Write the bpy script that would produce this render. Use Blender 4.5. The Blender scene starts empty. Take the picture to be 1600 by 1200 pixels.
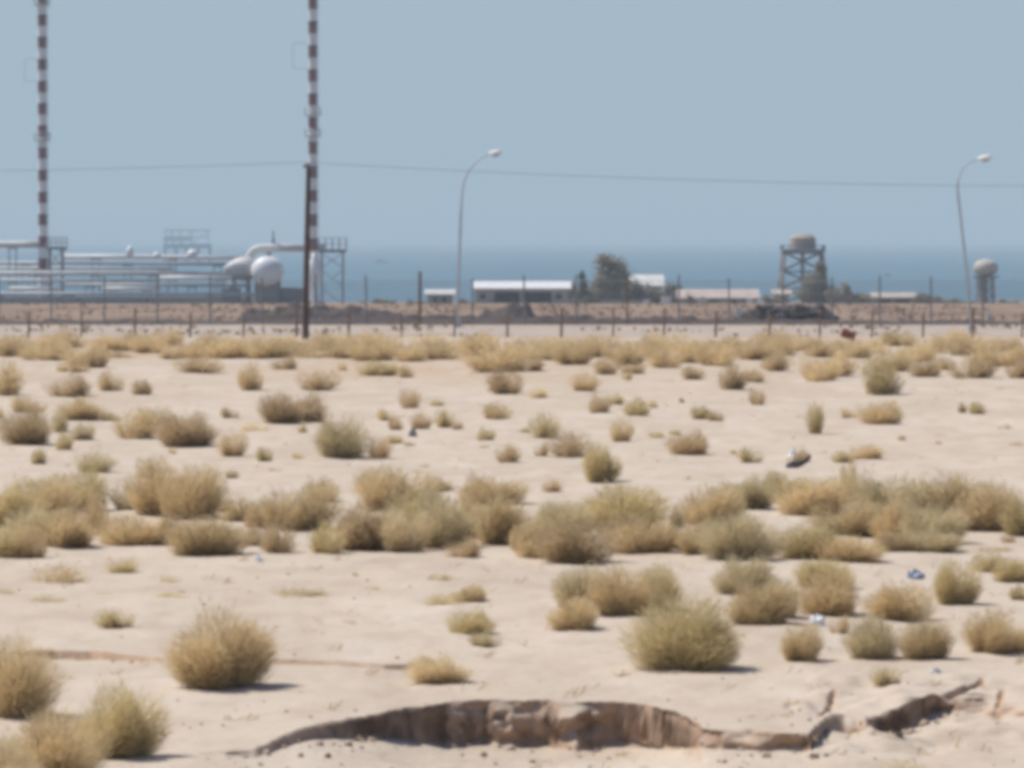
import bpy, math, random
import numpy as np
from mathutils import Vector, Matrix

random.seed(7)
RNG = np.random.default_rng(7)
scene = bpy.context.scene
COL = scene.collection

# ------------------------------------------------------------------ camera model
F = 7000.0            # focal length in photo pixels (1600 wide)
HZ = 374.0            # photo row of the true horizon
CAMZ = 4.0
SEAZ = -11.0          # sea level
PITCH = math.atan((600.0 - HZ) / F)
CP, SP = math.cos(PITCH), math.sin(PITCH)


def ray(px, py):
    dx = (px - 800.0) / F
    dy = (600.0 - py) / F
    return dx, CP + dy * SP, -SP + dy * CP


def at(px, py, Y):
    """point where the sight line through a photo pixel reaches distance Y"""
    a, b, c = ray(px, py)
    s = Y / b
    return Vector((a * s, Y, CAMZ + c * s))


# ------------------------------------------------------------------ noise / terrain
def _hash(ix, iy, seed):
    h = (ix.astype(np.int64) * 374761393 + iy.astype(np.int64) * 668265263 + seed * 982451653) & 0x7fffffff
    h = ((h ^ (h >> 13)) * 1274126177) & 0x7fffffff
    h = h ^ (h >> 16)
    return (h & 0xffff) / 65535.0


def vnoise(x, y, seed=0):
    x = np.asarray(x, dtype=float); y = np.asarray(y, dtype=float)
    ix = np.floor(x); iy = np.floor(y)
    fx = x - ix; fy = y - iy
    fx = fx * fx * (3 - 2 * fx); fy = fy * fy * (3 - 2 * fy)
    a = _hash(ix, iy, seed); b = _hash(ix + 1, iy, seed)
    c = _hash(ix, iy + 1, seed); d = _hash(ix + 1, iy + 1, seed)
    return (a + (b - a) * fx) * (1 - fy) + (c + (d - c) * fx) * fy - 0.5


def sstep(a, b, x):
    t = np.clip((x - a) / (b - a), 0, 1)
    return t * t * (3 - 2 * t)


# cut banks: photo points (x, top row, foot row, width of the face in metres)
BANK = [(300, 1172, 1172, .1), (330, 1166, 1170, .08), (400, 1163, 1174, .06), (440, 1146, 1162, .05), (480, 1131, 1150, .05),
        (520, 1123, 1150, .04), (560, 1115, 1148, .04), (600, 1107, 1148, .04), (640, 1097, 1150, .05), (700, 1088, 1154, .05),
        (755, 1086, 1156, .06), (772, 1087, 1157, .12), (800, 1086, 1158, .2), (825, 1086, 1159, .08), (850, 1086, 1160, .05), (872, 1088, 1160, .12), (900, 1087, 1161, .3),
        (925, 1087, 1162, .1), (940, 1088, 1162, .05), (1010, 1091, 1160, .04), (1050, 1099, 1160, .04), (1075, 1111, 1160, .05),
        (1098, 1126, 1157, .12), (1130, 1133, 1162, .06), (1200, 1137, 1168, .05), (1255, 1140, 1170, .04), (1267, 1142, 1169, .05),
        (1278, 1128, 1150, .25), (1298, 1110, 1134, .28), (1320, 1102, 1130, .28), (1342, 1104, 1128, .2), (1352, 1107, 1126, .3), (1362, 1107, 1124, .06),
        (1400, 1099, 1137, .04), (1440, 1092, 1131, .04), (1470, 1087, 1118, .05), (1492, 1086, 1104, .06), (1508, 1086, 1108, .2),
        (1540, 1086, 1112, .25), (1600, 1094, 1116, .3), (1700, 1100, 1112, .4), (1900, 1110, 1115, .5)]
LEDGE = [(-300, 1018, 1022, .05), (20, 1015, 1020, .05), (70, 1014, 1028, .03), (140, 1015, 1030, .03), (180, 1019, 1030, .04), (250, 1024, 1031, .05),
         (330, 1028, 1033, .06), (410, 1028, 1036, .04), (490, 1031, 1039, .04), (540, 1033, 1041, .05), (600, 1036, 1043, .05), (640, 1034, 1045, .04),
         (670, 1030, 1032, .1), (720, 1030, 1030, .1), (2000, 1030, 1030, .1)]

CRACK = [(1225, 1092, 1092, .05), (1236, 1090, 1096, .04), (1246, 1092, 1092, .05), (1278, 1104, 1104, .05), (1285, 1099, 1108, .03), (1300, 1082, 1094, .03),
         (1308, 1078, 1083, .03), (1311, 1078, 1078, .05), (1466, 1088, 1088, .05), (1486, 1079, 1091, .04), (1505, 1070, 1083, .04), (1520, 1062, 1077, .04),
         (1535, 1052, 1065, .04), (1541, 1054, 1054, .05), (1554, 1094, 1094, .05), (1560, 1088, 1098, .04), (1569, 1074, 1086, .03), (1572, 1076, 1076, .05), (1700, 1080, 1080, .05)]


def bank_arrays(tab):
    xs, ys, ds, ws = [], [], [], []
    for x, t, b, w in tab:
        Y = F * CAMZ / (t - HZ)
        xs.append((x - 800) / F)          # as a bearing
        ys.append(Y); ds.append((b - t) / F * Y); ws.append(w)
    return [np.array(v) for v in (xs, ys, ds, ws)]


BK = bank_arrays(BANK)
LG = bank_arrays(LEDGE)
CK = bank_arrays(CRACK)
_su = np.linspace(-.2, .25, 900)
_k = np.exp(-np.linspace(-2.5, 2.5, 81) ** 2); _k /= _k.sum()
SMOOTH_D = np.convolve(np.interp(_su, BK[0], BK[2], left=0, right=0), _k, 'same')
FARY = np.array([-1e4, 277, 450, 520, 600, 700, 900, 1100, 1300, 1e5])
FARZ = np.array([0, 0, -2.5, -3.5, -4.66, -5.95, -8.6, -11.3, -16, -16])


def cut(X, Y, tab, L, jag, l0=.6, soft=False):
    u = X / np.maximum(Y, 5.0)
    Ye = np.interp(u, tab[0], tab[1])
    d = np.interp(u, tab[0], tab[2], left=0, right=0)
    w = np.interp(u, tab[0], tab[3])
    Ye = Ye + jag * (vnoise(X * 2.1, X * 0 + 3.3, 11) * 1.2)
    t = Ye - Y + (.07 * vnoise(X * 4.5, Y * 6, 16)) * (d > .03)
    s = sstep(0.0, 1.0, t / (w * (1.7 if soft else 1)))
    if soft:
        f = sstep(.25, 1.6, t); d = d * (1 - f) + np.interp(u, _su, SMOOTH_D) * f
    # slight caving at the rim, then the floor climbs back towards the viewer
    return d * s * (1 - sstep(l0, L, t)) , t, s


def terrain(X, Y):
    X = np.asarray(X, float); Y = np.asarray(Y, float)
    z = np.interp(Y, FARY, FARZ)
    fade = 1 - sstep(140, 174, Y)
    z = z + fade * (.10 * vnoise(X / 7 + 3.7, Y / 13, 1) + .05 * vnoise(X / 2.3, Y / 3.5, 2) + .026 * vnoise(X / .7, Y / .9, 3))
    near = 1 - sstep(55, 80, Y)
    z = z + near * (.012 * vnoise(X / .22, Y / .25, 4) + .007 * vnoise(X / .08, Y / .09, 5))
    z = z + (sstep(228, 240, Y)) * (.12 * vnoise(X / 9, Y / 12, 6)) * (1 - sstep(900, 1000, Y))
    m = (Y > 30) & (Y < 46)
    if np.any(m):
        c1, t, s = cut(X, Y, BK, 9.0, .085, .6, True)
        z = z - np.where(m, c1, 0)
        c2, t2, s2 = cut(X, Y, LG, 3.0, .07)
        z = z - np.where(m, c2, 0)
        c3, t3, s3 = cut(X, Y, CK, .9, .02, .08)
        z = z - np.where(m, c3, 0)
        # lumpy trampled ground round the right-hand cut
        uu = X / np.maximum(Y, 5)
        lump = sstep(.0655, .069, uu) * (1 - sstep(.13, .16, uu)) * sstep(35.5, 37, Y) * (1 - sstep(40.5, 42, Y))
        z = z + np.where(m, lump * (.13 * vnoise(X / .45, Y / .6, 17) + .06 * vnoise(X / .17, Y / .2, 18)), 0)
        # broken clods on the ditch floor
        z = z + np.where(m & (t > .1) & (t < 3), .035 * np.maximum(0, vnoise(X / .16, Y / .16, 8)) * sstep(.05, .25, c1), 0)
    return z


def ground(px, py):
    """first meeting of the sight line through a photo pixel with the ground"""
    a, b, c = ray(px, py)
    g = CAMZ * F / max(py - HZ, 20)
    Ys = np.linspace(max(g * .8, 31), g * 1.25, 1600)
    s = Ys / b
    zr = CAMZ + c * s
    zt = terrain(a * s, Ys)
    hit = np.nonzero(zr <= zt)[0]
    i = hit[0] if len(hit) else len(Ys) - 1
    Y = float(Ys[i]); X = float(a * Y / b)
    return Vector((X, Y, float(terrain(np.array([X]), np.array([Y]))[0])))


def gz(X, Y):
    return float(terrain(np.array([X]), np.array([Y]))[0])


# ------------------------------------------------------------------ materials
MATS = {}


def mat(name, rgb, rough=.8, var=.12, scale=3.0, rgb2=None, metallic=0.0, bump=0.0):
    if name in MATS:
        return MATS[name]
    m = bpy.data.materials.new(name); m.use_nodes = True
    nt = m.node_tree; N = nt.nodes; L = nt.links
    b = N['Principled BSDF']
    b.inputs['Roughness'].default_value = rough
    b.inputs['Metallic'].default_value = metallic
    tc = N.new('ShaderNodeTexCoord')
    no = N.new('ShaderNodeTexNoise'); no.inputs['Scale'].default_value = scale; no.inputs['Detail'].default_value = 5
    L.new(tc.outputs['Object'], no.inputs['Vector'])
    mx = N.new('ShaderNodeMix'); mx.data_type = 'RGBA'
    c2 = rgb2 or tuple(v * (1 - var * 2) for v in rgb)
    mx.inputs['A'].default_value = (*rgb, 1); mx.inputs['B'].default_value = (*c2, 1)
    rp = N.new('ShaderNodeMapRange'); rp.inputs['From Min'].default_value = .35; rp.inputs['From Max'].default_value = .7
    L.new(no.outputs['Fac'], rp.inputs['Value']); L.new(rp.outputs['Result'], mx.inputs['Factor'])
    L.new(mx.outputs['Result'], b.inputs['Base Color'])
    if bump:
        bp = N.new('ShaderNodeBump'); bp.inputs['Strength'].default_value = bump
        L.new(no.outputs['Fac'], bp.inputs['Height']); L.new(bp.outputs['Normal'], b.inputs['Normal'])
    MATS[name] = m
    return m


def bush_mat(name, a, b_, trans=.48):
    m = bpy.data.materials.new(name); m.use_nodes = True
    nt = m.node_tree; N = nt.nodes; L = nt.links
    N.remove(N['Principled BSDF'])
    out = N['Material Output']
    geo = N.new('ShaderNodeNewGeometry'); oi = N.new('ShaderNodeObjectInfo')
    mx = N.new('ShaderNodeMix'); mx.data_type = 'RGBA'
    mx.inputs['A'].default_value = (*a, 1); mx.inputs['B'].default_value = (*b_, 1)
    L.new(geo.outputs['Random Per Island'], mx.inputs['Factor'])
    hs = N.new('ShaderNodeHueSaturation')
    mr = N.new('ShaderNodeMapRange'); mr.inputs['To Min'].default_value = .90; mr.inputs['To Max'].default_value = 1.10
    L.new(oi.outputs['Random'], mr.inputs['Value']); L.new(mr.outputs['Result'], hs.inputs['Value'])
    L.new(mx.outputs['Result'], hs.inputs['Color'])
    d = N.new('ShaderNodeBsdfDiffuse'); t = N.new('ShaderNodeBsdfTranslucent'); ms = N.new('ShaderNodeMixShader')
    ms.inputs['Fac'].default_value = trans
    L.new(hs.outputs['Color'], d.inputs['Color']); L.new(hs.outputs['Color'], t.inputs['Color'])
    L.new(d.outputs[0], ms.inputs[1]); L.new(t.outputs[0], ms.inputs[2]); L.new(ms.outputs[0], out.inputs['Surface'])
    MATS[name] = m
    return m


BUSHCOL = {
    's': (bush_mat('straw_twigs', (.76, .605, .355), (.58, .45, .25)), 'straw'),
    'b': (bush_mat('brown_twigs', (.68, .525, .315), (.50, .375, .215)), 'brownish'),
    'o': (bush_mat('olive_twigs', (.72, .595, .33), (.55, .445, .235)), 'olive'),
    'g': (bush_mat('grey_green_twigs', (.71, .60, .375), (.55, .46, .27)), 'grey-green'),
    'p': (bush_mat('pale_twigs', (.82, .685, .44), (.66, .535, .325)), 'pale'),
}
STEM = mat('woody_stem', (.20, .14, .085), .9, .2, 30)


def sand_material():
    m = bpy.data.materials.new('desert_sand'); m.use_nodes = True
    nt = m.node_tree; N = nt.nodes; L = nt.links
    b = N['Principled BSDF']; b.inputs['Roughness'].default_value = .95
    b.inputs['Specular IOR Level'].default_value = .1
    g = N.new('ShaderNodeNewGeometry')

    def noise(sx, sy, detail=4, rough=.55):
        mp = N.new('ShaderNodeMapping'); mp.inputs['Scale'].default_value = (sx, sy, sx)
        L.new(g.outputs['Position'], mp.inputs['Vector'])
        n = N.new('ShaderNodeTexNoise'); n.inputs['Scale'].default_value = 1; n.inputs['Detail'].default_value = detail
        n.inputs['Roughness'].default_value = rough
        L.new(mp.outputs[0], n.inputs['Vector'])
        return n.outputs['Fac']

    def rng(v, a, c, lo=0, hi=1):
        r = N.new('ShaderNodeMapRange'); r.inputs['From Min'].default_value = a; r.inputs['From Max'].default_value = c
        r.inputs['To Min'].default_value = lo; r.inputs['To Max'].default_value = hi
        L.new(v, r.inputs['Value']); return r.outputs['Result']

    def mix(f, c1, c2):
        x = N.new('ShaderNodeMix'); x.data_type = 'RGBA'
        for s, c in (('A', c1), ('B', c2)):
            if isinstance(c, tuple): x.inputs[s].default_value = (*c, 1)
            else: L.new(c, x.inputs[s])
        if isinstance(f, float): x.inputs['Factor'].default_value = f
        else: L.new(f, x.inputs['Factor'])
        return x.outputs['Result']

    def mul(a, c):
        q = N.new('ShaderNodeMath'); q.operation = 'MULTIPLY'
        L.new(a, q.inputs[0])
        if isinstance(c, float): q.inputs[1].default_value = c
        else: L.new(c, q.inputs[1])
        return q.outputs[0]
    sep = N.new('ShaderNodeSeparateXYZ'); L.new(g.outputs['Position'], sep.inputs[0])
    base = mix(rng(noise(.35, .12), .38, .62), (.515, .434, .343), (.460, .380, .290))
    base = mix(mul(rng(noise(2.2, .9, 6), .45, .7), .6), base, (.40, .31, .24))
    base = mix(mul(rng(noise(.9, .28, 7, .65), .5, .66), .5), base, (.58, .505, .415))       # darker crusted patches
    base = mix(mul(rng(noise(60, 60, 3), .5, .75), .35), base, (.33, .25, .18))         # grit
    # redder drift sand in the zone of the far scrub
    far1 = mul(rng(sep.outputs['Y'], 105, 150), rng(noise(.12, .05), .40, .6))
    base = mix(mul(far1, .8), base, (.43, .31, .20))
    # browner soil beyond the road
    base = mix(rng(sep.outputs['Y'], 203, 213), base, mix(rng(noise(.2, .06, 6), .4, .65), (.30, .215, .15), (.185, .128, .09)))
    # grey gravelled yard of the plant, on the left only
    yard = mul(rng(sep.outputs['Y'], 330, 380), rng(sep.outputs['X'], -12, -16))
    base = mix(mul(yard, .75), base, (.21, .20, .19))
    # bare cut-bank soil: steep faces are browner earth, with shade darkened into it
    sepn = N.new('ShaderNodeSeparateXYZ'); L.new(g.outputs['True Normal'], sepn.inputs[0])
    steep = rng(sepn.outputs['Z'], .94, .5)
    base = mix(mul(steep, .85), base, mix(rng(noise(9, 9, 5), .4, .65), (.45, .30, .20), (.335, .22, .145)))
    L.new(base, b.inputs['Base Color'])
    bp = N.new('ShaderNodeBump'); bp.inputs['Strength'].default_value = .5; bp.inputs['Distance'].default_value = .03
    L.new(noise(7, 7, 8, .7), bp.inputs['Height']); L.new(bp.outputs[0], b.inputs['Normal'])
    return m


def sea_material():
    m = bpy.data.materials.new('sea_water'); m.use_nodes = True
    nt = m.node_tree; N = nt.nodes; L = nt.links
    b = N['Principled BSDF']
    b.inputs['Roughness'].default_value = .45; b.inputs['IOR'].default_value = 1.33
    b.inputs['Specular IOR Level'].default_value = .25
    g = N.new('ShaderNodeNewGeometry')
    mp = N.new('ShaderNodeMapping'); mp.inputs['Scale'].default_value = (.006, .0035, 1)
    L.new(g.outputs['Position'], mp.inputs['Vector'])
    n = N.new('ShaderNodeTexNoise'); n.inputs['Scale'].default_value = 1; n.inputs['Detail'].default_value = 6
    L.new(mp.outputs[0], n.inputs['Vector'])
    mx = N.new('ShaderNodeMix'); mx.data_type = 'RGBA'
    mx.inputs['A'].default_value = (.05, .115, .155, 1); mx.inputs['B'].default_value = (.095, .168, .20, 1)
    L.new(n.outputs['Fac'], mx.inputs['Factor']); L.new(mx.outputs['Result'], b.inputs['Base Color'])
    n2 = N.new('ShaderNodeTexNoise'); n2.inputs['Scale'].default_value = .25; n2.inputs['Detail'].default_value = 4
    L.new(g.outputs['Position'], n2.inputs['Vector'])
    bp = N.new('ShaderNodeBump'); bp.inputs['Strength'].default_value = .4; bp.inputs['Distance'].default_value = .3
    L.new(n2.outputs['Fac'], bp.inputs['Height']); L.new(bp.outputs[0], b.inputs['Normal'])
    return m


# ------------------------------------------------------------------ mesh builder
class MB:
    def __init__(s):
        s.v = []; s.f = []

    def add(s, vs, fs):
        o = len(s.v); s.v += [tuple(p) for p in vs]; s.f += [tuple(i + o for i in f) for f in fs]

    def box(s, x0, x1, y0, y1, z0, z1):
        s.add([(x0, y0, z0), (x1, y0, z0), (x1, y1, z0), (x0, y1, z0), (x0, y0, z1), (x1, y0, z1), (x1, y1, z1), (x0, y1, z1)],
              [(0, 3, 2, 1), (4, 5, 6, 7), (0, 1, 5, 4), (1, 2, 6, 5), (2, 3, 7, 6), (3, 0, 4, 7)])

    def tube(s, pts, rad, n=8, cap=True):
        pts = [Vector(p) for p in pts]
        if not isinstance(rad, (list, tuple)): rad = [rad] * len(pts)
        rings = []
        for i, p in enumerate(pts):
            d = (pts[min(i + 1, len(pts) - 1)] - pts[max(i - 1, 0)]).normalized()
            a = d.cross(Vector((0, 0, 1)))
            if a.length < .05: a = d.cross(Vector((0, 1, 0)))
            a.normalize(); b = d.cross(a)
            rings.append([p + (a * math.cos(t) + b * math.sin(t)) * rad[i] for t in [2 * math.pi * k / n for k in range(n)]])
        vs = [q for r in rings for q in r]; fs = []
        for i in range(len(pts) - 1):
            for k in range(n):
                fs.append((i * n + k, i * n + (k + 1) % n, (i + 1) * n + (k + 1) % n, (i + 1) * n + k))
        if cap:
            fs.append(tuple(range(n))[::-1]); fs.append(tuple((len(pts) - 1) * n + k for k in range(n)))
        s.add(vs, fs)

    def lathe(s, prof, c=(0, 0, 0), n=24, axis='z'):
        vs = []; fs = []
        for r, h in prof:
            for k in range(n):
                t = 2 * math.pi * k / n
                a, b = r * math.cos(t), r * math.sin(t)
                p = {'z': (a, b, h), 'y': (a, h, b), 'x': (h, a, b)}[axis]
                vs.append((p[0] + c[0], p[1] + c[1], p[2] + c[2]))
        for i in range(len(prof) - 1):
            for k in range(n):
                fs.append((i * n + k, i * n + (k + 1) % n, (i + 1) * n + (k + 1) % n, (i + 1) * n + k))
        fs.append(tuple(range(n))[::-1]); fs.append(tuple((len(prof) - 1) * n + k for k in range(n)))
        s.add(vs, fs)

    def rock(s, c, r, rnd, flat=.7):
        n, mrows = 7, 4
        vs = []; fs = []
        ph = rnd.random() * 6
        vs.append((c[0], c[1], c[2] - r * flat * .6))
        for i in range(1, mrows):
            la = -math.pi / 2 + math.pi * i / mrows
            for k in range(n):
                t = 2 * math.pi * k / n + ph
                q = r * (.75 + .5 * rnd.random())
                vs.append((c[0] + q * math.cos(la) * math.cos(t), c[1] + q * math.cos(la) * math.sin(t), c[2] + q * flat * math.sin(la)))
        vs.append((c[0], c[1], c[2] + r * flat))
        for k in range(n):
            fs.append((0, 1 + (k + 1) % n, 1 + k))
            for i in range(mrows - 2):
                a = 1 + i * n
                fs.append((a + k, a + (k + 1) % n, a + n + (k + 1) % n, a + n + k))
            fs.append((1 + (mrows - 2) * n + k, 1 + (mrows - 2) * n + (k + 1) % n, len(vs) - 1))
        s.add(vs, fs)

    def build(s, name, material, parent=None, smooth=False):
        me = bpy.data.meshes.new(name)
        me.from_pydata(s.v, [], s.f); me.update()
        if smooth:
            me.polygons.foreach_set('use_smooth', [True] * len(me.polygons))
        o = bpy.data.objects.new(name, me); COL.objects.link(o)
        if material: me.materials.append(material)
        if parent: o.parent = parent
        return o


def np_mesh(name, V, Fa, material, smooth=False):
    """mesh straight from numpy arrays, all faces the same size"""
    me = bpy.data.meshes.new(name)
    k = Fa.shape[1]
    me.vertices.add(len(V)); me.vertices.foreach_set('co', V.astype(np.float32).ravel())
    me.loops.add(Fa.size); me.loops.foreach_set('vertex_index', Fa.astype(np.int32).ravel())
    me.polygons.add(len(Fa))
    me.polygons.foreach_set('loop_start', (np.arange(len(Fa)) * k).astype(np.int32))
    me.polygons.foreach_set('loop_total', np.full(len(Fa), k, np.int32))
    if smooth: me.polygons.foreach_set('use_smooth', np.ones(len(Fa), bool))
    me.update(); me.validate()
    if material: me.materials.append(material)
    return me


def link(name, me, parent=None):
    o = bpy.data.objects.new(name, me); COL.objects.link(o)
    if parent: o.parent = parent
    return o


def tag(o, label=None, cat=None, group=None, kind=None):
    if label: o['label'] = label
    if cat: o['category'] = cat
    if group: o['group'] = group
    if kind: o['kind'] = kind
    return o


def thing(name, loc, label, cat, group=None, rz=0.0):
    o = bpy.data.objects.new(name, None); COL.objects.link(o)
    o.location = loc; o.rotation_euler = (0, 0, rz); o.empty_display_size = .3
    return tag(o, label, cat, group)


# ------------------------------------------------------------------ palette
WHITE = mat('white_paint', (.78, .77, .74), .5, .06, 1.5)
OFFW = mat('weathered_white_paint', (.62, .60, .56), .6, .12, 1.2)
RED = mat('aviation_red_paint', (.27, .14, .135), .6, .15, 2)  # red dulled and paled to stand in for distance haze
GALV = mat('galvanised_steel', (.42, .43, .44), .55, .12, 4, metallic=.3)
DARKST = mat('dark_steel', (.24, .24, .25), .6, .15, 3)  # steel lightened to mid-grey, imitating haze in the colour
RUSTP = mat('rusty_post_iron', (.235, .15, .11), .85, .25, 6)  # post colour lifted, part of the far haze painted in
WOOD = mat('tarred_wood', (.11, .066, .05), .85, .25, 3)
LAMPM = mat('lamp_pole_grey', (.46, .47, .48), .5, .08, 2)  # pole grey lightened in place of thicker haze
CONC = mat('concrete', (.36, .33, .30), .9, .12, 1.2, bump=.2)
GREYWALL = mat('grey_render_wall', (.33, .32, .30), .9, .12, .8)
PALEWALL = mat('pale_render_wall', (.52, .48, .42), .9, .12, .8)
DARKIN = mat('dark_opening', (.05, .05, .052), .8, .2, 1)
PINKROOF = mat('pinkish_roof_sheet', (.54, .43, .37), .8, .12, 1)
TANROOF = mat('tan_roof_sheet', (.50, .42, .34), .8, .12, 1)
SOILD = mat('dark_spoil_earth', (.085, .062, .053), .95, .25, 2.5, bump=.6)
ROCKM = mat('dark_rubble_stone', (.16, .135, .12), .95, .3, 2, bump=.5)
ROADM = mat('dusty_grey_track', (.41, .335, .265), .95, .14, .45)
LEAF1 = bush_mat('grey_green_leaves', (.40, .35, .26), (.27, .245, .175), .25)  # leaf colour paled to imitate haze over the far trees
LEAF2 = bush_mat('dark_green_leaves', (.25, .235, .18), (.16, .155, .11), .25)  # darker leaves also lightened, with haze put into the colour
BARK = mat('tree_bark', (.13, .10, .075), .95, .2, 6)
PEBBLE = mat('pebble_stone', (.37, .29, .215), .95, .25, 25)
PLASTIC = mat('white_plastic', (.82, .82, .80), .35, .04, 10)
BLUEPL = mat('faded_blue_plastic', (.22, .27, .36), .5, .12, 10)
BLACKR = mat('black_rubber', (.025, .024, .023), .7, .2, 12)
REDDRUM = mat('rust_red_drum_paint', (.27, .07, .04), .7, .25, 6)

# ------------------------------------------------------------------ setting: sheets
us = np.concatenate([np.linspace(-3, -.4, 14), np.linspace(-.36, -.135, 26), np.arange(-.13, .1301, .0005), np.linspace(.135, .36, 26), np.linspace(.4, 3, 14)])
ys = np.concatenate([np.linspace(-60, 28, 24), np.linspace(29, 34.8, 60), np.arange(35, 41.2, .0065), np.arange(41.21, 45.5, .02), np.geomspace(45.6, 80, 330), np.geomspace(80.5, 185, 260),
                     np.geomspace(187, 1400, 170)])
U, YY = np.meshgrid(us, ys)
XX = U * np.maximum(YY, 20)
ZZ = terrain(XX, YY)
# crumbly relief on the upright faces of the cut bank
_m = (YY > 34.5) & (YY < 46)
_c, _t, _s = cut(XX, YY, BK, 9.0, .085, .6, True)
_face = _m * np.clip(4 * _s * (1 - _s), 0, 1) ** .5 * np.clip(_c / .12, 0, 1) + _m * .6 * (np.abs(_t) < .07) * (_c < .02) * (np.interp(XX / np.maximum(YY, 5), BK[0], BK[2]) > .03)
YD = YY + _face * (.24 * vnoise(XX * 3.1, ZZ * 7, 61) + .13 * vnoise(XX * 8, ZZ * 15, 62) + .06 * vnoise(XX * 17, ZZ * 30, 63))
nr, nc = U.shape
idx = np.arange(nr * nc).reshape(nr, nc)
Fq = np.stack([idx[:-1, :-1], idx[:-1, 1:], idx[1:, 1:], idx[1:, :-1]], -1).reshape(-1, 4)
gme = np_mesh('ground', np.stack([XX, YD, ZZ], -1).reshape(-1, 3), Fq, sand_material(), True)
tag(link('ground', gme), 'pale desert sand with a cut bank in the foreground', 'ground', kind='structure')

m_ = MB(); m_.v = [(-24000, 560, SEAZ), (24000, 560, SEAZ), (24000, 42000, SEAZ), (-24000, 42000, SEAZ)]; m_.f = [(0, 1, 2, 3)]
tag(m_.build('sea', sea_material()), 'calm blue sea reaching the horizon', 'sea', kind='structure')

# dusty track between the two fences
m_ = MB(); n = 400
for i in range(n + 1):
    X = -160 + 320 * i / n
    e0 = 2.2 * float(vnoise(X / 3.5, 1.5, 91)) + 1.0 * float(vnoise(X / .9, 2.5, 92)); e1 = 1.6 * float(vnoise(X / 5, 3.5, 93))
    m_.v += [(X, 185.2 + e0, .006), (X, 208.3 + e1, .006)]
m_.f = [(2 * i, 2 * i + 2, 2 * i + 3, 2 * i + 1) for i in range(n)]
tag(m_.build('dirt_road', ROADM), 'dusty grey track running between the low and tall fence', 'track', kind='structure')


def berm(name, x0, x1, Y, depth, prof, material, label, cat, seed, kind=None):
    """long heap of earth, height from a profile of (photo x, metres)"""
    a = at(x0, 505, Y).x; b = at(x1, 505, Y).x
    nx, ny = int((b - a) / .12) + 2, 15
    xs = np.linspace(a, b, nx); t = np.linspace(-1, 1, ny)
    px = 800 + xs / Y * F
    h = np.interp(px, [p[0] for p in prof], [p[1] for p in prof])
    Xg, T = np.meshgrid(xs, t, indexing='ij')
    H = h[:, None] * np.maximum(0, 1 - np.abs(T) ** 1.6)
    H = H * (1 + .7 * vnoise(Xg / .7, T * 2, seed) + .5 * vnoise(Xg / .25, T * 5, seed + 1)) - .03 * (np.abs(T) > .99)
    Yg = Y + T * depth * (1 + .4 * vnoise(Xg / 2, T * 0, seed + 2))
    V = np.stack([Xg, Yg, H], -1).reshape(-1, 3)
    ii = np.arange(nx * ny).reshape(nx, ny)
    Fb = np.stack([ii[:-1, :-1], ii[1:, :-1], ii[1:, 1:], ii[:-1, 1:]], -1).reshape(-1, 4)
    o = link(name, np_mesh(name, V, Fb, material, False))
    return tag(o, label, cat, kind=kind)


berm('roadside_bank', -400, 2000, 211.4, .8, [(-400, .18), (200, .22), (400, .16), (650, .36), (900, .34), (1100, .30), (1310, .16), (1500, .18), (2000, .12)], SOILD,
     'low dark bank along the far edge of the track', 'bank', 31, 'structure')
berm('earth_mound', 365, 690, 214.5, 1.2, [(365, 0), (385, .6), (430, .82), (480, .74), (560, .68), (620, .42), (650, .26), (690, .05)], SOILD,
     'long dark mound of earth behind the utility pole', 'mound', 41)
berm('earth_mound', 735, 850, 214.5, 1.2, [(735, 0), (760, .5), (800, .78), (825, .82), (835, .4), (850, .04)], SOILD,
     'short dark mound of earth in front of the long white-roofed shed', 'mound', 47)

rnd = random.Random(5)
m_ = MB()
for i in range(230):
    px = rnd.uniform(1150, 1305)
    lay = rnd.random()
    hmax = .80 * min(1, (px - 1140) / 45) * min(1, (1312 - px) / 25)
    r = rnd.uniform(.10, .24)
    p = at(px, 500, 212.6 + rnd.uniform(-.7, .7))
    m_.rock((p.x, p.y, r * .4 + lay * max(0, hmax - r * .3)), r, rnd, .8)
tag(m_.build('rubble_pile', ROCKM), 'dark heap of broken stone beside the track below the water tower', 'rubble', kind='stuff')

# pebbles and clods (after the shrub palette)
m_ = MB()
for i in range(800):
    Y = 34 + 34 * rnd.random() ** 1.6
    X = rnd.uniform(-.125, .125) * Y
    r = .005 + .018 * rnd.random() ** 4
    m_.rock((X, Y, gz(X, Y) + r * .25), r, rnd, .7)
tag(m_.build('pebbles', PEBBLE), 'small pebbles and clods scattered over the sand', 'pebbles', kind='stuff')

# crumbled earth lying along the foot and lip of the bank
m_ = MB()
for i in range(260):
    px = rnd.uniform(330, 1560); u_ = (px - 800) / F
    Ye = float(np.interp(u_, BK[0], BK[1])); dd_ = float(np.interp(u_, BK[0], BK[2]))
    if dd_ < .03: continue
    Y = Ye - (.14 + 1.3 * rnd.random() ** 2); X = u_ * Ye
    r = .007 + .04 * rnd.random() ** 5
    m_.rock((X, Y, gz(X, Y) + r * .2), r, rnd, .75)
tag(m_.build('earth_crumbs', mat('bank_earth_clods', (.50, .39, .29), .95, .2, 14)), 'crumbled clods of earth along the foot of the cut bank', 'clods', kind='stuff')

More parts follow.
